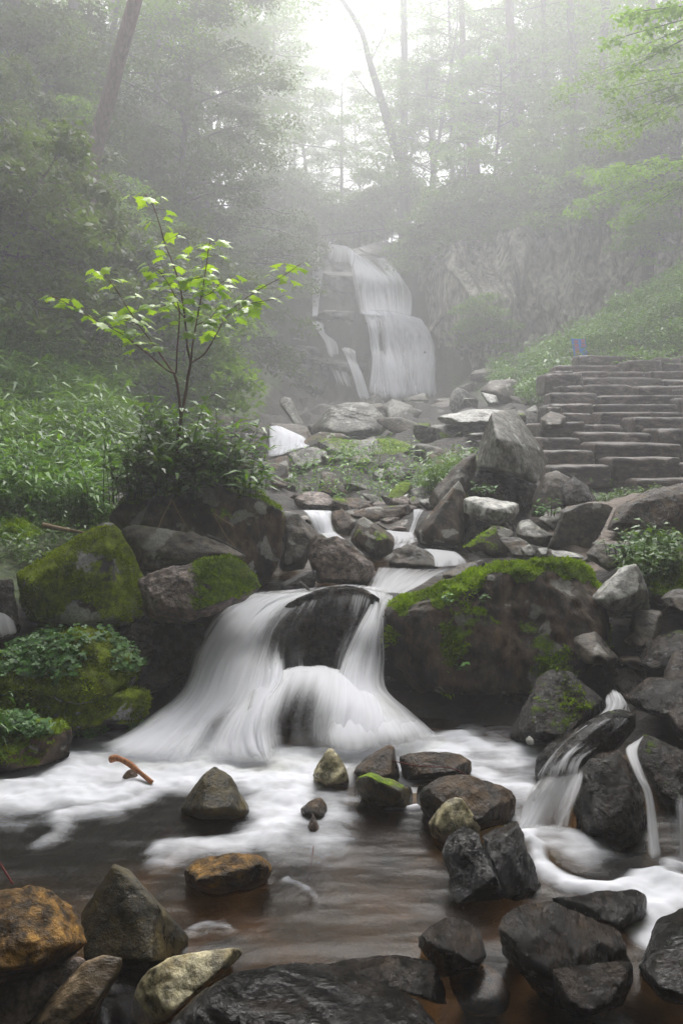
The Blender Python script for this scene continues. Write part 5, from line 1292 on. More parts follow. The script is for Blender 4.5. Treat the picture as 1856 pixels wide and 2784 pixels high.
# centre / right trunks in the mist
trunk_tree([(1100, 470, 29), (1064, 367, 29), (1040, 284, 29.2), (1005, 170, 29.5), (981, 83, 29.8), (930, 0, 30), (880, -80, 30)], .17, .06, 'curved dark tree leaning over the falls', 'bark',
           crown=[(1000, 60, 30, 1.3, 500), (1060, 160, 29, 1.2, 500), (950, 350, 30, 1.0, 350), (900, 310, 30, .8, 260), (1010, 300, 29, .8, 300)],
           limbs=[[(1040, 284, 29.2), (1000, 250, 29), (950, 180, 29)], [(1005, 170, 29.5), (1040, 100, 29.5), (1060, 40, 29)]])
trunk_tree([(1098, 520, 30), (1098, 300, 30), (1098, 100, 30), (1095, -60, 30)], .15, .1, 'straight tree standing just right of the curved one', 'bark',
           crown=[(1120, 60, 30, 1.4, 700), (1150, 240, 30, 1.3, 600), (1050, 420, 29, 1.2, 600)])
trunk_tree([(1283, 400, 28), (1268, 300, 28), (1260, 225, 28), (1255, 50, 28.4), (1250, -60, 28.4)], .15, .08, 'misty tree with reddish bark right of the straight one', 'barkred',
           crown=[(1250, 150, 28, 1.4, 700), (1300, 340, 28, 1.2, 700)])
trunk_tree([(1425, 470, 26), (1412, 330, 26), (1398, 200, 26), (1384, 60, 26), (1380, -80, 26)], .14, .1, 'tall pinkish trunk in the mist right of centre', 'barkred',
           crown=[(1380, 100, 27, 1.4, 800), (1450, 240, 26, 1.3, 700), (1340, 250, 26, 1.0, 500)], limbs=[[(1394, 190, 26), (1440, 160, 25.6), (1500, 150, 25)], [(1400, 250, 26), (1340, 255, 26), (1290, 240, 26)]])
trunk_tree([(1484, 380, 26), (1480, 200, 26), (1475, 0, 26), (1475, -60, 26)], .08, .06, 'slim tree right of the tall pinkish trunk', 'bark', crown=[(1530, 60, 25, 1.5, 1100)],
           limbs=[[(1483, 170, 26), (1530, 150, 25.6), (1580, 180, 25)]])
trunk_tree([(1640, 300, 23), (1640, 100, 23), (1650, -60, 23)], .12, .1, 'dark tree at the upper right', 'bark', crown=[(1640, 60, 23, 1.5, 1500), (1720, 200, 22, 1.3, 1300)])
trunk_tree([(1560, 240, 24), (1552, 100, 24), (1545, -60, 24)], .11, .09, 'grey tree left of the dark one at the upper right', 'bark', crown=[(1580, 130, 24, 1.4, 1300)])
trunk_tree([(1760, 360, 21), (1770, 150, 21), (1765, -60, 21)], .12, .1, 'rightmost tall tree of the upper corner', 'bark', crown=[(1780, 100, 20.5, 1.5, 1500), (1840, 260, 20, 1.3, 1300)])

# background forest by the rows
def forest(lst, kinds, label, group, **k):
    for n_, (px, D) in enumerate(lst):
        x, y = at(px, D); plant_tree(kinds[n_ % len(kinds)], x, y, label, group=group, **k)
forest([(40, 24), (330, 24), (520, 25), (560, 27), (640, 31), (160, 27), (420, 28)], ['broad2', 'broad1'], 'leafy tree of the dark wood on the upper left slope', 'trees of the upper left wood')
forest([(470, 19.5), (590, 21.5), (20, 16.5)], ['dense', 'dense', 'broad1'], 'dark bushy tree overhanging the left side of the gorge', 'trees overhanging the left side', s=.8)
forest([(560, 34), (680, 38), (1010, 40), (1180, 36), (1340, 34), (1260, 42), (1420, 38), (790, 46)], ['airy1', 'airy2'], 'pale tree almost lost in the mist behind the falls', 'faint trees behind the falls')
forest([(1150, 27.5), (1230, 29), (1310, 28), (1400, 27), (1480, 28), (1560, 26), (1090, 31)], ['airy1', 'airy2'], 'loose-leaved tree among the tall trunks above the falls', 'loose-leaved trees above the falls', s=.75)
forest([(1560, 30), (1700, 28), (1830, 27), (1480, 33), (1900, 24), (1620, 34)], ['broad1', 'broad2'], 'leafy tree on the misty slope at the upper right', 'trees of the upper right slope')
forest([(1180, 29), (1330, 26.5), (1460, 25.5), (1580, 24.5), (1700, 23.5), (1060, 32)], ['bright', 'bright', 'young'], 'light green tree above the right-hand cliff', 'light green trees above the cliff', s=.85)
forest([(740, 33), (850, 38), (930, 36), (800, 41), (1000, 44), (880, 46), (700, 36), (1090, 38)], ['airy2', 'airy1', 'broad1'], 'thin-leaved tree veiling the bright opening in the wood', 'trees in the bright opening', s=.8)
# hanging shrubs along the cliff top
for n_, (px, D, k, s) in enumerate([(1150, 25.6, 'bush', 1.0), (1210, 25, 'bush', 1.1), (1290, 24.6, 'young', .9), (1370, 24.3, 'bush', 1.1), (1440, 23.8, 'fern', 1.4), (1520, 23.4, 'bush', 1.1), (1600, 22.9, 'bush', 1.2), (1680, 22.4, 'young', .9), (1760, 21.8, 'bush', 1.1), (1830, 21.2, 'young', 1.0), (1120, 26.8, 'fern', 1.4), (1245, 24.6, 'bush', 1.0), (1335, 24, 'bush', .9), (1480, 23.3, 'young', .7), (1560, 22.9, 'fern', 1.4), (1640, 22.3, 'bush', 1.1), (1720, 21.9, 'bush', 1.1), (1800, 21.2, 'bush', 1.2)]):
    x, y = (px-CX)/FPX*D, D; z = float(np.interp(x, [2, 3, 4.5, 6, 9, 13], [6.3, 6.4, 6.7, 7.2, 8.0, 9.3]))-.3
    x, y, z = [float(c) for c in wmap([(x, y, z)])[0]]
    plant_tree(k, x, y, 'green shrub overhanging the top of the right-hand cliff', name='shrub', cat='shrub', group='shrubs along the right cliff top', s=s, z=z)
for n_, (px, D, dz) in enumerate([(1290, 22.0, 5.0-1.0), (1315, 21.8, 4.6-.9), (1790, 20, 6.0), (1850, 19.6, 6.4), (1740, 20.2, 5.6)]):
    x, y, dz = [float(c) for c in wmap([((px-CX)/FPX*D, D, dz)])[0]]; plant_tree('fern', x, y, ['small bush growing on the ledge of the right-hand cliff', 'second small bush on the cliff ledge, lower right of the first', 'pale bush on the shaded right slope, middle of three', 'pale bush at the right edge of the shaded slope', 'pale bush on the shaded right slope, left of three'][n_], name='shrub', cat='shrub', s=.8, z=dz)
# left hillside shrubs
k_ = 0
for D, pxs, dzs in [(13.2, range(60, 620, 90), 0), (14.5, range(-40, 620, 85), 0), (16, range(-40, 640, 85), 0), (17.8, range(-40, 660, 85), 0), (20, range(20, 680, 85), 0), (22.5, range(120, 720, 85), 0), (25.5, range(300, 840, 85), 0), (11.6, range(-60, 240, 90), 0)]:
    for px in pxs:
        k_ += 1
        x, y = at(px+rs.uniform(-25, 25), D+rs.uniform(-.5, .5))
        if x/float(kS(y)) > -2.55 and 12 < float(gI(y)) < 24: continue
        plant_tree(['bushd', 'bush', 'bushd', 'fern'][k_ % 4], x, y, 'leafy shrub clothing the dark slope left of the falls', name='shrub', cat='shrub', group='shrubs of the left slope', s=rs.uniform(.75, 1.1), tilt=(0, .35))
# shrubs behind the brow
for px, D in [(700, 29), (760, 30.5), (830, 31), (900, 31.5), (980, 31), (1050, 30.5), (860, 33.5), (940, 34.5), (1020, 35), (780, 35), (1100, 33)]:
    x, y = at(px, D); plant_tree('bush', x, y, 'misty shrub just behind the top of the falls', name='shrub', cat='shrub', group='shrubs behind the brow of the falls', s=rs.uniform(.9, 1.3))

# unseen ring of leaves added behind the viewer to shade the near bank
def shade_ring():
    r = np.random.default_rng(77); n = 520
    a = r.uniform(math.pi*.92, math.pi*2.08, n); d = r.uniform(8.5, 13, n); z = r.uniform(.5, 14, n)
    C = np.c_[np.cos(a)*d*.95, 1+np.sin(a)*d, z]
    g = gz(C[:, 0], C[:, 1]); C[:, 2] = np.maximum(C[:, 2], g+.3)
    V, F, t = cluster_leaves(C, 40, r.uniform(.9, 1.6, n), .5, r, flat=.6)
    me = mesh_np('wood', V, F, False); attr(me, 'rnd', t)
    tag(link('wood', me, M['leafpine']), 'unseen ring of leaves added round the viewpoint for shade', 'wood', kind='stuff')
shade_ring()
def shade_canopy():  # overhead leaves added out of view to darken the near mist and rocks
    """unseen leaf clusters over the viewer and both banks, all above the picture"""
    r = np.random.default_rng(78); C = []
    while len(C) < 620:
        x, y = r.uniform(-9, 9), r.uniform(-8, 9)
        z = r.uniform(3.2, 8.5)
        if y > 0 and z < 1.5+.49*y+1.5 and abs(x) < .385*y+1.6: continue          # stays out of the view
        if y > 2.2 and abs(x) < 1.3+.28*y: continue                                # the gap of sky over the stream
        C.append((x, y, z))
    C = np.array(C); C[:, 2] = np.maximum(C[:, 2], gz(C[:, 0], C[:, 1])+1)
    V, F, t = cluster_leaves(C, 40, r.uniform(.7, 1.2, len(C)), .4, r, flat=.45)
    me = mesh_np('wood', V, F, False); attr(me, 'rnd', t)
    tag(link('wood', me, M['leafpine']), 'unseen leaf canopy added over the viewpoint for shade', 'wood', kind='stuff')
shade_canopy()

# near leafy branch tips hanging at the right edge
def hanging(px, py, D, n, rad, label):
    c = P(px, py, D); k = float(kS(c[1])); rad *= k; e = empty('hanging_branch', c); tag(e, label, 'branch', 'leafy branches hanging in at the right edge')
    r = np.random.default_rng(int(px+py)); A = Acc()
    C = []
    for j in range(n):
        tip = np.array([-rad*r.uniform(.4, 1.1), r.uniform(-.6, .6)*rad, r.uniform(-.5, .35)*rad])
        q = np.linspace(0, 1, 8)[:, None]; path = (1-q)*np.array([rad*.9, 0, rad*.25])+q*tip-q**2*np.array([0, 0, rad*.15])
        V, F = tube(path, np.linspace(.02, .005, 8), 5); A.add(V, F); C += [path[3], path[5], path[7]]
    link('branch', A.mesh('branch'), M['bark'], parent=e)
    V, F, a = cluster_leaves(np.array(C), 70, np.full(len(C), rad*.25), .09*k, r, flat=.3)
    me = mesh_np('foliage', V, F, False); attr(me, 'rnd', a); link('foliage', me, M['leafbright'], parent=e)
hanging(1880, 60, 12, 6, 1.0, 'yellowish leafy branch hanging in at the top right corner')
hanging(1860, 240, 14, 9, 1.4, 'broad leafy branch reaching in at the right edge, second from the top')
hanging(1780, 150, 17, 8, 1.5, 'pale leafy branch left of the corner one')
hanging(1840, 470, 16, 8, 1.3, 'drooping branch over the shaded hollow at the right')
hanging(1700, 500, 18, 7, 1.2, 'leafy branch left of the shaded hollow')

# ------------------------------------------------------------------ grasses and weeds
def grass(n, fx, hgt, wid, mat, seed, lean=.35, leafy=3, zoff=0, name='grass', label='grass', up=None):
    r = np.random.default_rng(seed)
    pts = np.array([fx(r) for _ in range(n)])
    z = gz(pts[:, 0], pts[:, 1])
    b = np.c_[pts[:, 0], pts[:, 1], z+zoff-.02]
    sk = kS(b[:, 1]); h = r.uniform(*hgt, n)*(1+.35*fbm(b*1.2, 2, 5))*sk
    A = Acc()
    az = r.uniform(0, 6.283, n); ln = np.c_[np.cos(az), np.sin(az), np.zeros(n)]*(lean*r.uniform(.3, 1.2, n))[:, None]
    d = unit(ln+np.array([0, 0, 1.0]))
    s = unit(np.cross(d, r.normal(size=(n, 3))))
    V, F = leaf_tris(b, d, s, h, wid*.25*sk); A.add(V, F, np.repeat(r.random(n)*.4, 4))
    for k in range(leafy):
        f = r.uniform(.25, 1.0, n)[:, None]
        p = b+d*h[:, None]*f
        az = r.uniform(0, 6.283, n); o_ = unit(np.c_[np.cos(az), np.sin(az), r.uniform(-.1, .9, n)])
        s = unit(np.cross(o_, np.array([0, 0, 1.0])+r.normal(0, .25, (n, 3))))
        L = h*r.uniform(.22, .5, n)
        V, F = leaf_tris(p, o_, s, L, wid*sk*r.uniform(.6, 1.2, n), droop=.35); A.add(V, F, np.repeat(np.clip(r.random(n)*.7+f[:, 0]*.3, 0, 1), 4))
    me = A.mesh(name, False)
    o = link(name, me, M[mat]); tag(o, label, 'grass' if name == 'grass' else 'plants', kind='stuff')
def frr(px0, px1, D0, D1, xmax=99, xmin=-99):
    def f(r):
        while True:
            D = r.uniform(D0, D1); x = (r.uniform(px0, px1)-CX)/FPX*D
            if xmin < x < xmax: return x*float(gD(D))/D, float(gD(D))
    return f
grass(3600, frr(-60, 330, 8.0, 11.6, xmax=-2.3), (.35, .75), .035, 'weed', 1, name='weeds', label='lush light green weeds covering the left bank', leafy=5)
grass(1600, frr(-80, 300, 6.4, 8.2, xmax=-1.7), (.2, .5), .028, 'weed', 2, name='weeds', label='leafy weeds in front of the mossy boulders on the left bank', leafy=5)
grass(500, frr(-60, 330, 5.6, 6.6, xmax=-1.45), (.06, .2), .02, 'weed', 31, name='weeds', label='short weeds between the mossy boulders at the left edge', leafy=4)
grass(900, frr(150, 560, 7.2, 9.5, xmax=-1.3), (.15, .4), .03, 'weed', 3, name='weeds', label='low weeds behind the sapling boulder', leafy=4)
grass(330, frr(780, 1150, 8.6, 11.2), (.10, .30), .03, 'weed', 4, name='weeds', label='green weeds between the stones of the rubble', leafy=4)
grass(500, frr(1150, 1280, 8.0, 9.2), (.12, .4), .025, 'weed', 5, name='weeds', label='grass tuft left of the dark square rock', leafy=3)
grass(7000, frr(1330, 1900, 14.8, 20.5, xmin=3.0), (.2, .5), .05, 'weed', 6, name='grass', label='misty grass on the slope behind the steps', leafy=4)
grass(500, frr(1500, 1856, 8.3, 8.75), (.05, .16), .03, 'weed', 7, name='weeds', label='small weeds growing along the foot of the steps', leafy=4)
grass(260, frr(1690, 1856, 5.3, 5.8), (.08, .22), .03, 'weed', 8, name='weeds', label='small green plants on the mossy right bank', leafy=5, zoff=.12)

grass(420, frr(1500, 1900, 9.0, 15.0, xmin=2.2), (.04, .14), .03, 'weed', 41, name='weeds', label='small weeds rooted in the joints of the steps', leafy=4, zoff=.1)
def plant(base, n, hgt, wid, mat, label, seed, spread=.12, lean=.5, group=None, leaves=12, cat='plant', name='leafy_plant', llen=.17):
    """tall stems carrying narrow drooping leaves"""
    r = np.random.default_rng(seed); e = empty(name, base); tag(e, label, cat, group)
    A, B = Acc(), Acc()
    for i in range(n):
        b = np.array([r.normal(0, spread), r.normal(0, spread*.8), -.03]); h = r.uniform(*hgt)
        az = r.uniform(0, 6.28); ln = lean*r.uniform(.2, 1)
        q = np.linspace(0, 1, 9)
        path = b+np.c_[np.cos(az)*ln*h*q**1.6, np.sin(az)*ln*h*q**1.6, h*q*(1-.12*ln*q)]
        V, F = tube(path, np.linspace(.0035, .0012, 9), 5); A.add(V, F)
        m = leaves; f = np.sort(r.uniform(.15, 1, m)); p = np.stack([np.interp(f, q, path[:, k]) for k in range(3)], 1)
        a2 = r.uniform(0, 6.28, m); o_ = unit(np.c_[np.cos(a2), np.sin(a2), r.uniform(.0, .8, m)])
        s = unit(np.cross(o_, np.array([0, 0, 1.0])+r.normal(0, .2, (m, 3))))
        L = llen*r.uniform(.5, 1.15, m)
        V, F = leaf_tris(p, o_, s, L, wid*r.uniform(.7, 1.2, m), droop=.3); B.add(V, F, np.repeat(r.random(m), 4))
    link('stem', A.mesh('stem'), M['weeddark'], parent=e)
    link('foliage', B.mesh('foliage', False), M[mat], parent=e)
def topz(key, x, y, r=.08):
    V = ROCKS[key][1]; d = np.hypot(V[:, 0]-x, V[:, 1]-y); m = d < r
    return float(V[m, 2].max()) if m.any() else float(V[d.argmin(), 2])
gp = 'leafy weeds round the sapling'
for i, (px, D, n, hg, lb) in enumerate([
    (385, 5.9, 14, (.25, .6), 'weed clump at the left end of the sapling boulder'),
    (430, 6.0, 16, (.35, .95), 'tallest weed clump, left of the sapling stem'),
    (480, 5.75, 14, (.2, .5), 'dark weed clump right at the foot of the sapling'),
    (525, 5.9, 16, (.3, .7), 'weed clump right of the sapling stem'),
    (575, 6.0, 14, (.3, .7), 'arching weed clump further right of the sapling'),
    (630, 5.9, 10, (.12, .35), 'low weed clump on the right shoulder of the sapling boulder')]):
    x, y = at(px, D); plant((x, y, topz('D', x, y)-.03), n*2, (hg[0]*.8, hg[1]*.9), .032, 'weeddark' if i == 2 else 'weed', lb, 50+i, group=gp, leaves=16, llen=.17, spread=.16)
for i, (px, D, lb) in enumerate([(40, 6.8, 'tall narrow-leaved plant at the left edge of the weeds'), (100, 7.0, 'drooping narrow-leaved plant second from the left edge'), (10, 7.6, 'tall plant behind the leftmost one'), (250, 9.0, 'tall weed stalk standing above the light green weeds'), (290, 8.6, 'slender weed stalk right of the light green weeds')]):
    x, y = at(px, D); plant((x, y, float(gz(x, y)[0])), 12, (.4, .8), .03, 'weed', lb, 70+i, leaves=14, llen=.2, spread=.15)
for i, (reg, a, b, D, lb) in enumerate([('R4', 480, 800, 4.72, 'tiny seedling on the moss near the left end of the biggest boulder'), ('R4', 635, 800, 4.7, 'tiny star-shaped seedling on the face of the biggest boulder'), ('R4', 565, 1110, 4.6, 'lone green seedling low on the dark boulder face'),
                                      ('R4', 640, 310, 6.95, 'small green plant in the hollow under the monolith'), ('R4', 945, 410, 6.45, 'light green sprig on the slab right of the monolith'), ('R4', 1310, 590, 5.3, 'leafy green plant beside the sandy path')]):
    p = PR(reg, a, b, D); plant(p, 4 if i < 3 else 9, (.02, .05) if i < 3 else (.05, .13), .02 if i < 3 else .03, 'clover', lb, 90+i, spread=.012 if i < 3 else .05, leaves=5, llen=.035 if i < 3 else .07, lean=.8)

# clover cover on the left bank
def clover(key, n, size, label, sel, seed):
    o, V, F, vn, m, base = ROCKS[key]; r = np.random.default_rng(seed)
    ok = np.where(sel(V, vn))[0]; idx = r.choice(ok, n)
    dens = fbm(V[idx]*5, 3, 23); idx = idx[dens > -.02]; n = len(idx)
    p = V[idx]+vn[idx]*r.uniform(.005, .04, (n, 1))+r.normal(0, .01, (n, 3))
    A = Acc()
    up = unit(vn[idx]*.6+np.array([0, -.15, .8])+r.normal(0, .3, (n, 3)))
    t1 = unit(np.cross(up, r.normal(size=(n, 3)))); t2 = np.cross(up, t1)
    for j in range(3):
        a = j*2.094; d = t1*math.cos(a)+t2*math.sin(a); s = np.cross(up, d)
        L = (size*r.uniform(.6, 1.2, n))[:, None]
        Vv = np.stack([p, p+d*L*.5-s*L*.42, p+d*L*.95-s*L*.3, p+d*L*.95+s*L*.3, p+d*L*.5+s*L*.42], 1).reshape(-1, 3)
        A.add(Vv, (np.arange(n)*5)[:, None]+np.arange(5)[None], np.repeat(r.random(n), 5))
    me = A.mesh('clover', False); ob = link('clover', me, M['clover']); tag(ob, label, 'clover', kind='stuff')
clover('B', 3200, .02, 'glossy clover leaves hanging over the upper mossy shelf', lambda V, vn: (vn[:, 1] < .3) & (V[:, 2] < .50) & (V[:, 0] > -1.75), 3)
clover('B2', 4200, .02, 'glossy clover leaves covering the lower mossy bank', lambda V, vn: (vn[:, 1] < .3) & (V[:, 2] > .08) & (V[:, 0] > -1.75), 5)
clover('B3', 900, .018, 'small clover leaves on the rock at the water line', lambda V, vn: (vn[:, 1] < .3) & (V[:, 2] > .16), 6)
clover('A', 500, .02, 'sparse clover at the foot of the big mossy boulder', lambda V, vn: (vn[:, 1] < .0) & (V[:, 2] < .42), 4)
grass(160, lambda r: (r.uniform(-1.75, -1.5), r.uniform(3.85, 4.0)), (.1, .25), .01, 'weed', 33, name='grass', label='fresh grass blades at the left edge above the pool', leafy=2, zoff=.28)

# ------------------------------------------------------------------ the maple sapling
def sapling():
    D = 5.9
    T = lambda L, d0=0, d1=0: np.array([PR('R1', x, y, D+d0+(d1-d0)*i/(len(L)-1)) for i, (x, y) in enumerate(L)])
    base = PR('R3', 810, 300, D)
    e = empty('maple_sapling', base); tag(e, 'slender young maple with bright green leaves growing on the dark boulder', 'tree')
    segs = [([(812, 1292), (815, 1240), (820, 1150), (832, 1080)], .017, .014, 0, 0, 0),
            ([(832, 1080), (825, 1000), (815, 920), (800, 870)], .012, .010, 0, 0, 0),
            ([(832, 1080), (850, 980), (865, 880), (877, 820)], .012, .010, 0, 0, 0),
            ([(800, 870), (770, 830), (700, 730), (640, 650), (580, 560), (510, 450), (440, 395)], .009, .002, 0, .25, 9),
            ([(800, 870), (760, 850), (690, 790), (640, 750), (560, 690), (430, 620), (330, 560), (240, 515)], .007, .002, 0, -.3, 10),
            ([(800, 870), (810, 860), (815, 750), (825, 620), (815, 540), (780, 470), (740, 410), (700, 385)], .007, .002, 0, -.15, 9),
            ([(877, 820), (860, 740), (850, 620), (830, 480), (800, 380), (760, 280), (735, 190), (700, 90), (665, 45)], .009, .002, 0, .1, 12),
            ([(877, 820), (885, 740), (900, 650), (925, 520), (945, 400), (958, 300), (965, 262)], .008, .002, 0, -.2, 11),
            ([(877, 820), (890, 815), (940, 780), (990, 700), (1040, 610), (1110, 540), (1200, 480), (1290, 430), (1385, 365)], .007, .002, 0, .15, 12),
            ([(1040, 610), (1090, 580), (1150, 550), (1260, 530)], .004, .0015, .08, -.1, 5),
            ([(640, 650), (600, 630), (540, 610), (480, 640)], .004, .0015, .1, .3, 5),
            ([(925, 520), (970, 500), (1010, 460), (1040, 440)], .004, .0015, -.1, -.2, 4),
            ([(850, 620), (800, 560), (740, 560), (640, 575)], .004, .0015, .05, .2, 5),
            ([(900, 650), (960, 620), (1010, 560)], .004, .0015, -.1, .1, 4),
            ([(830, 480), (880, 440), (930, 430)], .004, .0015, 0, -.2, 4)]
    A, St = Acc(), Acc()
    lf = []
    r = np.random.default_rng(12)
    tr = Acc()
    br = []
    for i, (L, r0, r1, d0, d1, nl) in enumerate(segs):
        p = catmull(T(L, d0, d1), 26)-base
        V, F = tube(p, np.linspace(r0*.8, r1*.8, 26)+(.002*np.abs(vnoise(p*30))), 7)
        if i < 3: tr.add(V, F)
        else: br.append((V, F))
        if nl:
            for k in range(nl*2+3):
                f = .34+.66*(k+.5)/(nl*2+3) if i < 9 else .2+.8*(k+.5)/(nl*2+3)
                q = np.array([np.interp(f, np.linspace(0, 1, 26), p[:, c]) for c in range(3)])
                az = (k % 2)*math.pi+r.uniform(-.8, .8)+(k//2 % 2)*1.57
                out = np.array([math.cos(az), math.sin(az), r.uniform(-.05, .45)]); out /= np.linalg.norm(out)
                pl = r.uniform(.03, .11)
                lf.append((i, q, out, pl, r.uniform(.65, 1.2)*(.098 if f < .85 else .092)))
            q = p[-1]; lf.append((i, q, unit(p[-1]-p[-3]), .02, .085))
    me = tr.mesh('trunk'); link('trunk', me, M['twig'], parent=e)
    # palmate leaf outline (unit length), five pointed lobes
    out = [(0, 0), (.16, -.22), (.10, -.34), (.30, -.30), (.36, -.62), (.52, -.28), (.66, -.34), (.70, -.16), (1.0, 0)]
    prof = out+[(x, -y) for x, y in out[::-1][1:-1]]
    prof = np.array(prof); n = len(prof)
    B = Acc()
    pet = {i: [] for i in range(len(segs))}
    for bi, q, o_, pl, sz in lf:
        tip = q+o_*pl
        V, F = tube(np.array([q, tip]), .0012, 4); pet[bi].append((V, F))
        d = unit(np.array([o_[0], o_[1], -r.uniform(.05, .55)])); up = unit(np.array([r.normal(0, .3), r.normal(0, .3)-.1, 1]))
        s = unit(np.cross(up, d)); nn = np.cross(d, s)
        P2 = tip+prof[:, :1]*d*sz+prof[:, 1:]*s*sz*1.05-nn*(np.abs(prof[:, 1:])**1.5*.35+prof[:, :1]**2*.18)*sz
        ctr = tip+d*sz*.42-nn*sz*.0
        V = np.vstack([P2, ctr]); i = np.arange(n)
        F = np.stack([i, np.roll(i, -1), np.full(n, n)], 1)
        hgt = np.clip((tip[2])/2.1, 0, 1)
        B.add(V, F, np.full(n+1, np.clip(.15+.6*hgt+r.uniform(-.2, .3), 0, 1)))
    for k, (V, F) in enumerate(br):
        a = Acc(); a.add(V, F)
        for v, f in pet[k+3]: a.add(v, f)
        link('branch', a.mesh('branch'), M['twig'], parent=e)
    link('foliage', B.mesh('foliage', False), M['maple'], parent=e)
sapling()

# ------------------------------------------------------------------ sticks, twigs, sign, rail
def stick(reg, pts, r0, r1, mat, label, name='stick', cat='stick', n=20, sides=8, knot=.0):
    p = catmull(np.array([PR(reg, *q) for q in pts]), n); base = p[0].copy(); p = p-base
    V, F = tube(p, np.linspace(r0, r1, n)*(1+knot*np.sin(np.linspace(0, 14, n))), sides)
    # cap the ends
    V = np.vstack([V, p[0], p[-1]]); k = len(V)-2; i = np.arange(sides); j = np.roll(i, -1)
    cap = np.concatenate([np.stack([j, i, np.full(sides, k), np.full(sides, k)], 1), np.stack([i+(n-1)*sides, j+(n-1)*sides, np.full(sides, k+1), np.full(sides, k+1)], 1)])
    bm = bmesh.new(); vs = [bm.verts.new(v) for v in V]
    for f in F: bm.faces.new([vs[a] for a in f])
    for f in cap: bm.faces.new([vs[a] for a in f[:3]])
    me = bpy.data.meshes.new(name); bm.to_mesh(me); bm.free(); attr(me, 'rnd', np.full(len(V), .5))
    me.polygons.foreach_set('use_smooth', np.ones(len(me.polygons), bool))
    tag(link(name, me, M[mat], loc=base), label, cat)
stick('R5', [(508, 362, 3.85), (540, 358, 3.84), (590, 380, 3.82), (640, 420, 3.8), (700, 470, 3.78)], .015, .009, 'stick', 'bare orange brown stick poking out of the white foam', n=40, sides=10, knot=.12)
stick('R5', [(-30, 790, 2.7), (20, 870, 2.68), (60, 935, 2.66)], .003, .003, 'redtwig', 'dark red twig at the left edge above the ochre boulder', name='twig', cat='twig')
stick('R5', [(1440, 760, 3.2), (1430, 830, 3.15), (1412, 920, 3.1)], .0015, .0015, 'redtwig', 'thin red twig standing in the middle of the pool', name='twig', cat='twig')
stick('R6', [(235, 370, 3.8), (350, 392, 3.75), (500, 402, 3.72), (570, 432, 3.7)], .0022, .002, 'redtwig', 'long thin red twig lying across the brown blocks', name='twig', cat='twig')
stick('R3', [(200, 470, 5.95), (300, 490, 5.9), (390, 505, 5.85)], .02, .01, 'straw', 'weathered branch lying behind the big mossy boulder', name='branch', cat='branch')
stick('R3', [(790, 350, 5.45), (740, 450, 5.4), (720, 520, 5.38)], .004, .003, 'straw', 'dry stalk hanging down the dark boulder on the left', name='stalk', cat='stalk')
stick('R3', [(795, 360, 5.45), (830, 430, 5.4), (875, 505, 5.35)], .004, .002, 'straw', 'dry stalk hanging down the dark boulder on the right', name='stalk', cat='stalk')
stick('R3', [(985, 420, 5.3), (1030, 450, 5.25), (1080, 478, 5.2)], .005, .003, 'straw', 'pale straw sticking out across the dark overhang', name='stalk', cat='stalk')
stick('Z5', [(1300, 1110, 5.3), (1370, 1240, 5.25), (1440, 1320, 5.2)], .003, .002, 'straw', 'thin curved stalk below the pale straw', name='stalk', cat='stalk')
stick('R3', [(1375, 735, 5.4), (1400, 750, 5.38), (1425, 775, 5.36)], .012, .008, 'bark', 'short dark stump of wood beside the cascade lip', n=10)
stick('R3', [(950, 515, 5.1), (1050, 560, 5.05), (1140, 612, 5.0)], .008, .004, 'bark', 'dark dead branch along the grey wedge rock', name='branch', cat='branch')
stick('R3', [(1130, 190, 8), (1160, 260, 7.9), (1175, 300, 7.8)], .004, .003, 'straw', 'reddish bare stalk right of the sapling weeds', name='stalk', cat='stalk')

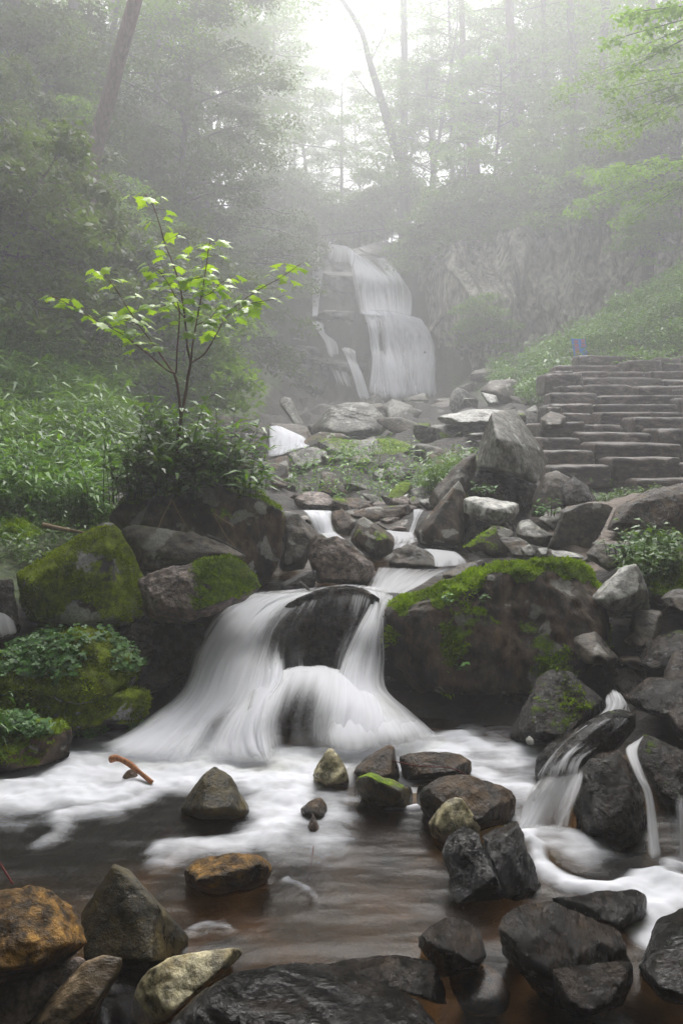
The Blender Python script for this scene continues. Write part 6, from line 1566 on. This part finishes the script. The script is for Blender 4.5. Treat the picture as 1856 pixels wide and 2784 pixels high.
def sign():
    D = 16.6; c = PR('N', 1575, 968, D)
    e = empty('sign', c); tag(e, 'small tilted blue sign with faded red lettering on the grassy slope', 'sign')
    k = float(kS(c[1])); e.scale = (k, k, k)
    w, h = .27, .33
    sk = np.array([(-w/2-.03, h), (w/2-.03, h-.012), (w/2+.015, 0), (-w/2+.03, 0)])
    bm = bmesh.new()
    fr_ = [bm.verts.new((x, 0, z)) for x, z in sk]; bk = [bm.verts.new((x, .012, z)) for x, z in sk]
    bm.faces.new(fr_); bm.faces.new(bk[::-1])
    for i in range(4): bm.faces.new([fr_[i], bk[i], bk[(i+1) % 4], fr_[(i+1) % 4]])
    bmesh.ops.recalc_face_normals(bm, faces=bm.faces)
    me = bpy.data.meshes.new('panel'); bm.to_mesh(me); bm.free()
    link('panel', me, flat_mat('sign_blue', (.03, .22, .75)), parent=e)
    # illegible characters: short strokes in two columns, proud of the panel
    for cx, zs in ((-.075, (.27, .19, .11, .05)), (.055, (.28, .20))):
        bm = bmesh.new()
        def bar(x0, z0, x1, z1, t=.009):
            d = Vector((x1-x0, 0, z1-z0)); d.normalize(); s = Vector((-d.z, 0, d.x))*t/2
            a, b = Vector((x0, -.003, z0)), Vector((x1, -.003, z1))
            bm.faces.new([bm.verts.new(p) for p in (a-s, b-s, b+s, a+s)])
        for z in zs:
            x = cx+(.3-z)*.12; q = .032
            for j in range(4): bar(x-q, z-q*.8+j*q*.55, x+q, z-q*.8+j*q*.55)
            bar(x-q, z-q, x-q, z+q); bar(x+q, z-q, x+q, z+q); bar(x, z-q, x, z+q)
        me = bpy.data.meshes.new('lettering'); bm.to_mesh(me); bm.free()
        link('lettering', me, flat_mat('sign_red', (.75, .18, .12)), parent=e)
    for sx in (-.1, .1):
        V, F = tube(np.array([(sx, .02, h*.8), (sx, .02, -.7)]), .012, 8)
        me = mesh_np('post', V, F); link('post', me, flat_mat('post_metal', (.2, .2, .2)), parent=e)
sign()

def rail():
    """the bare pole barrier seen faintly over the brow of the falls"""
    e = empty('railing', P(860, 640, 28.5)); tag(e, 'faint dark pole railing crossing above the top of the falls', 'railing')
    b = np.array(P(860, 640, 28.5))
    def part(nm, pts, r):
        V, F = tube(catmull(np.array([P(*q) for q in pts])-b, 12), r, 6)
        link(nm, mesh_np(nm, V, F), M['bark'], parent=e)
    part('rail', [(830, 645, 28.5), (900, 638, 28.5), (980, 630, 28.5), (1055, 620, 28.5)], .03)
    for px in (850, 905, 960, 1010, 1050):
        part('post', [(px, 655+8, 28.5), (px+2, 640, 28.5), (px, 624, 28.5)], .03)
rail()

# ------------------------------------------------------------------ mist
def haze():
    me = bpy.data.meshes.new('haze'); bm = bmesh.new()
    bmesh.ops.create_cube(bm, size=1.0)
    lo = np.array([-100, -19, -6.0]); hi = np.array([100, 195, 52.0])
    for v in bm.verts:
        v.co = Vector([(lo[k]+hi[k])/2+v.co[k]*(hi[k]-lo[k]) for k in range(3)])
    bm.to_mesh(me); bm.free()
    t = NT('mist'); pv = t.new('ShaderNodeVolumePrincipled')
    pv.inputs['Color'].default_value = (.93, .93, .96, 1); pv.inputs['Density'].default_value = HAZE
    pv.inputs['Anisotropy'].default_value = 0.45
    t.l.new(pv.outputs[0], t.out.inputs['Volume'])
    tag(link('haze', me, t.m), 'pale mist filling the gorge', 'mist', kind='stuff')
haze()
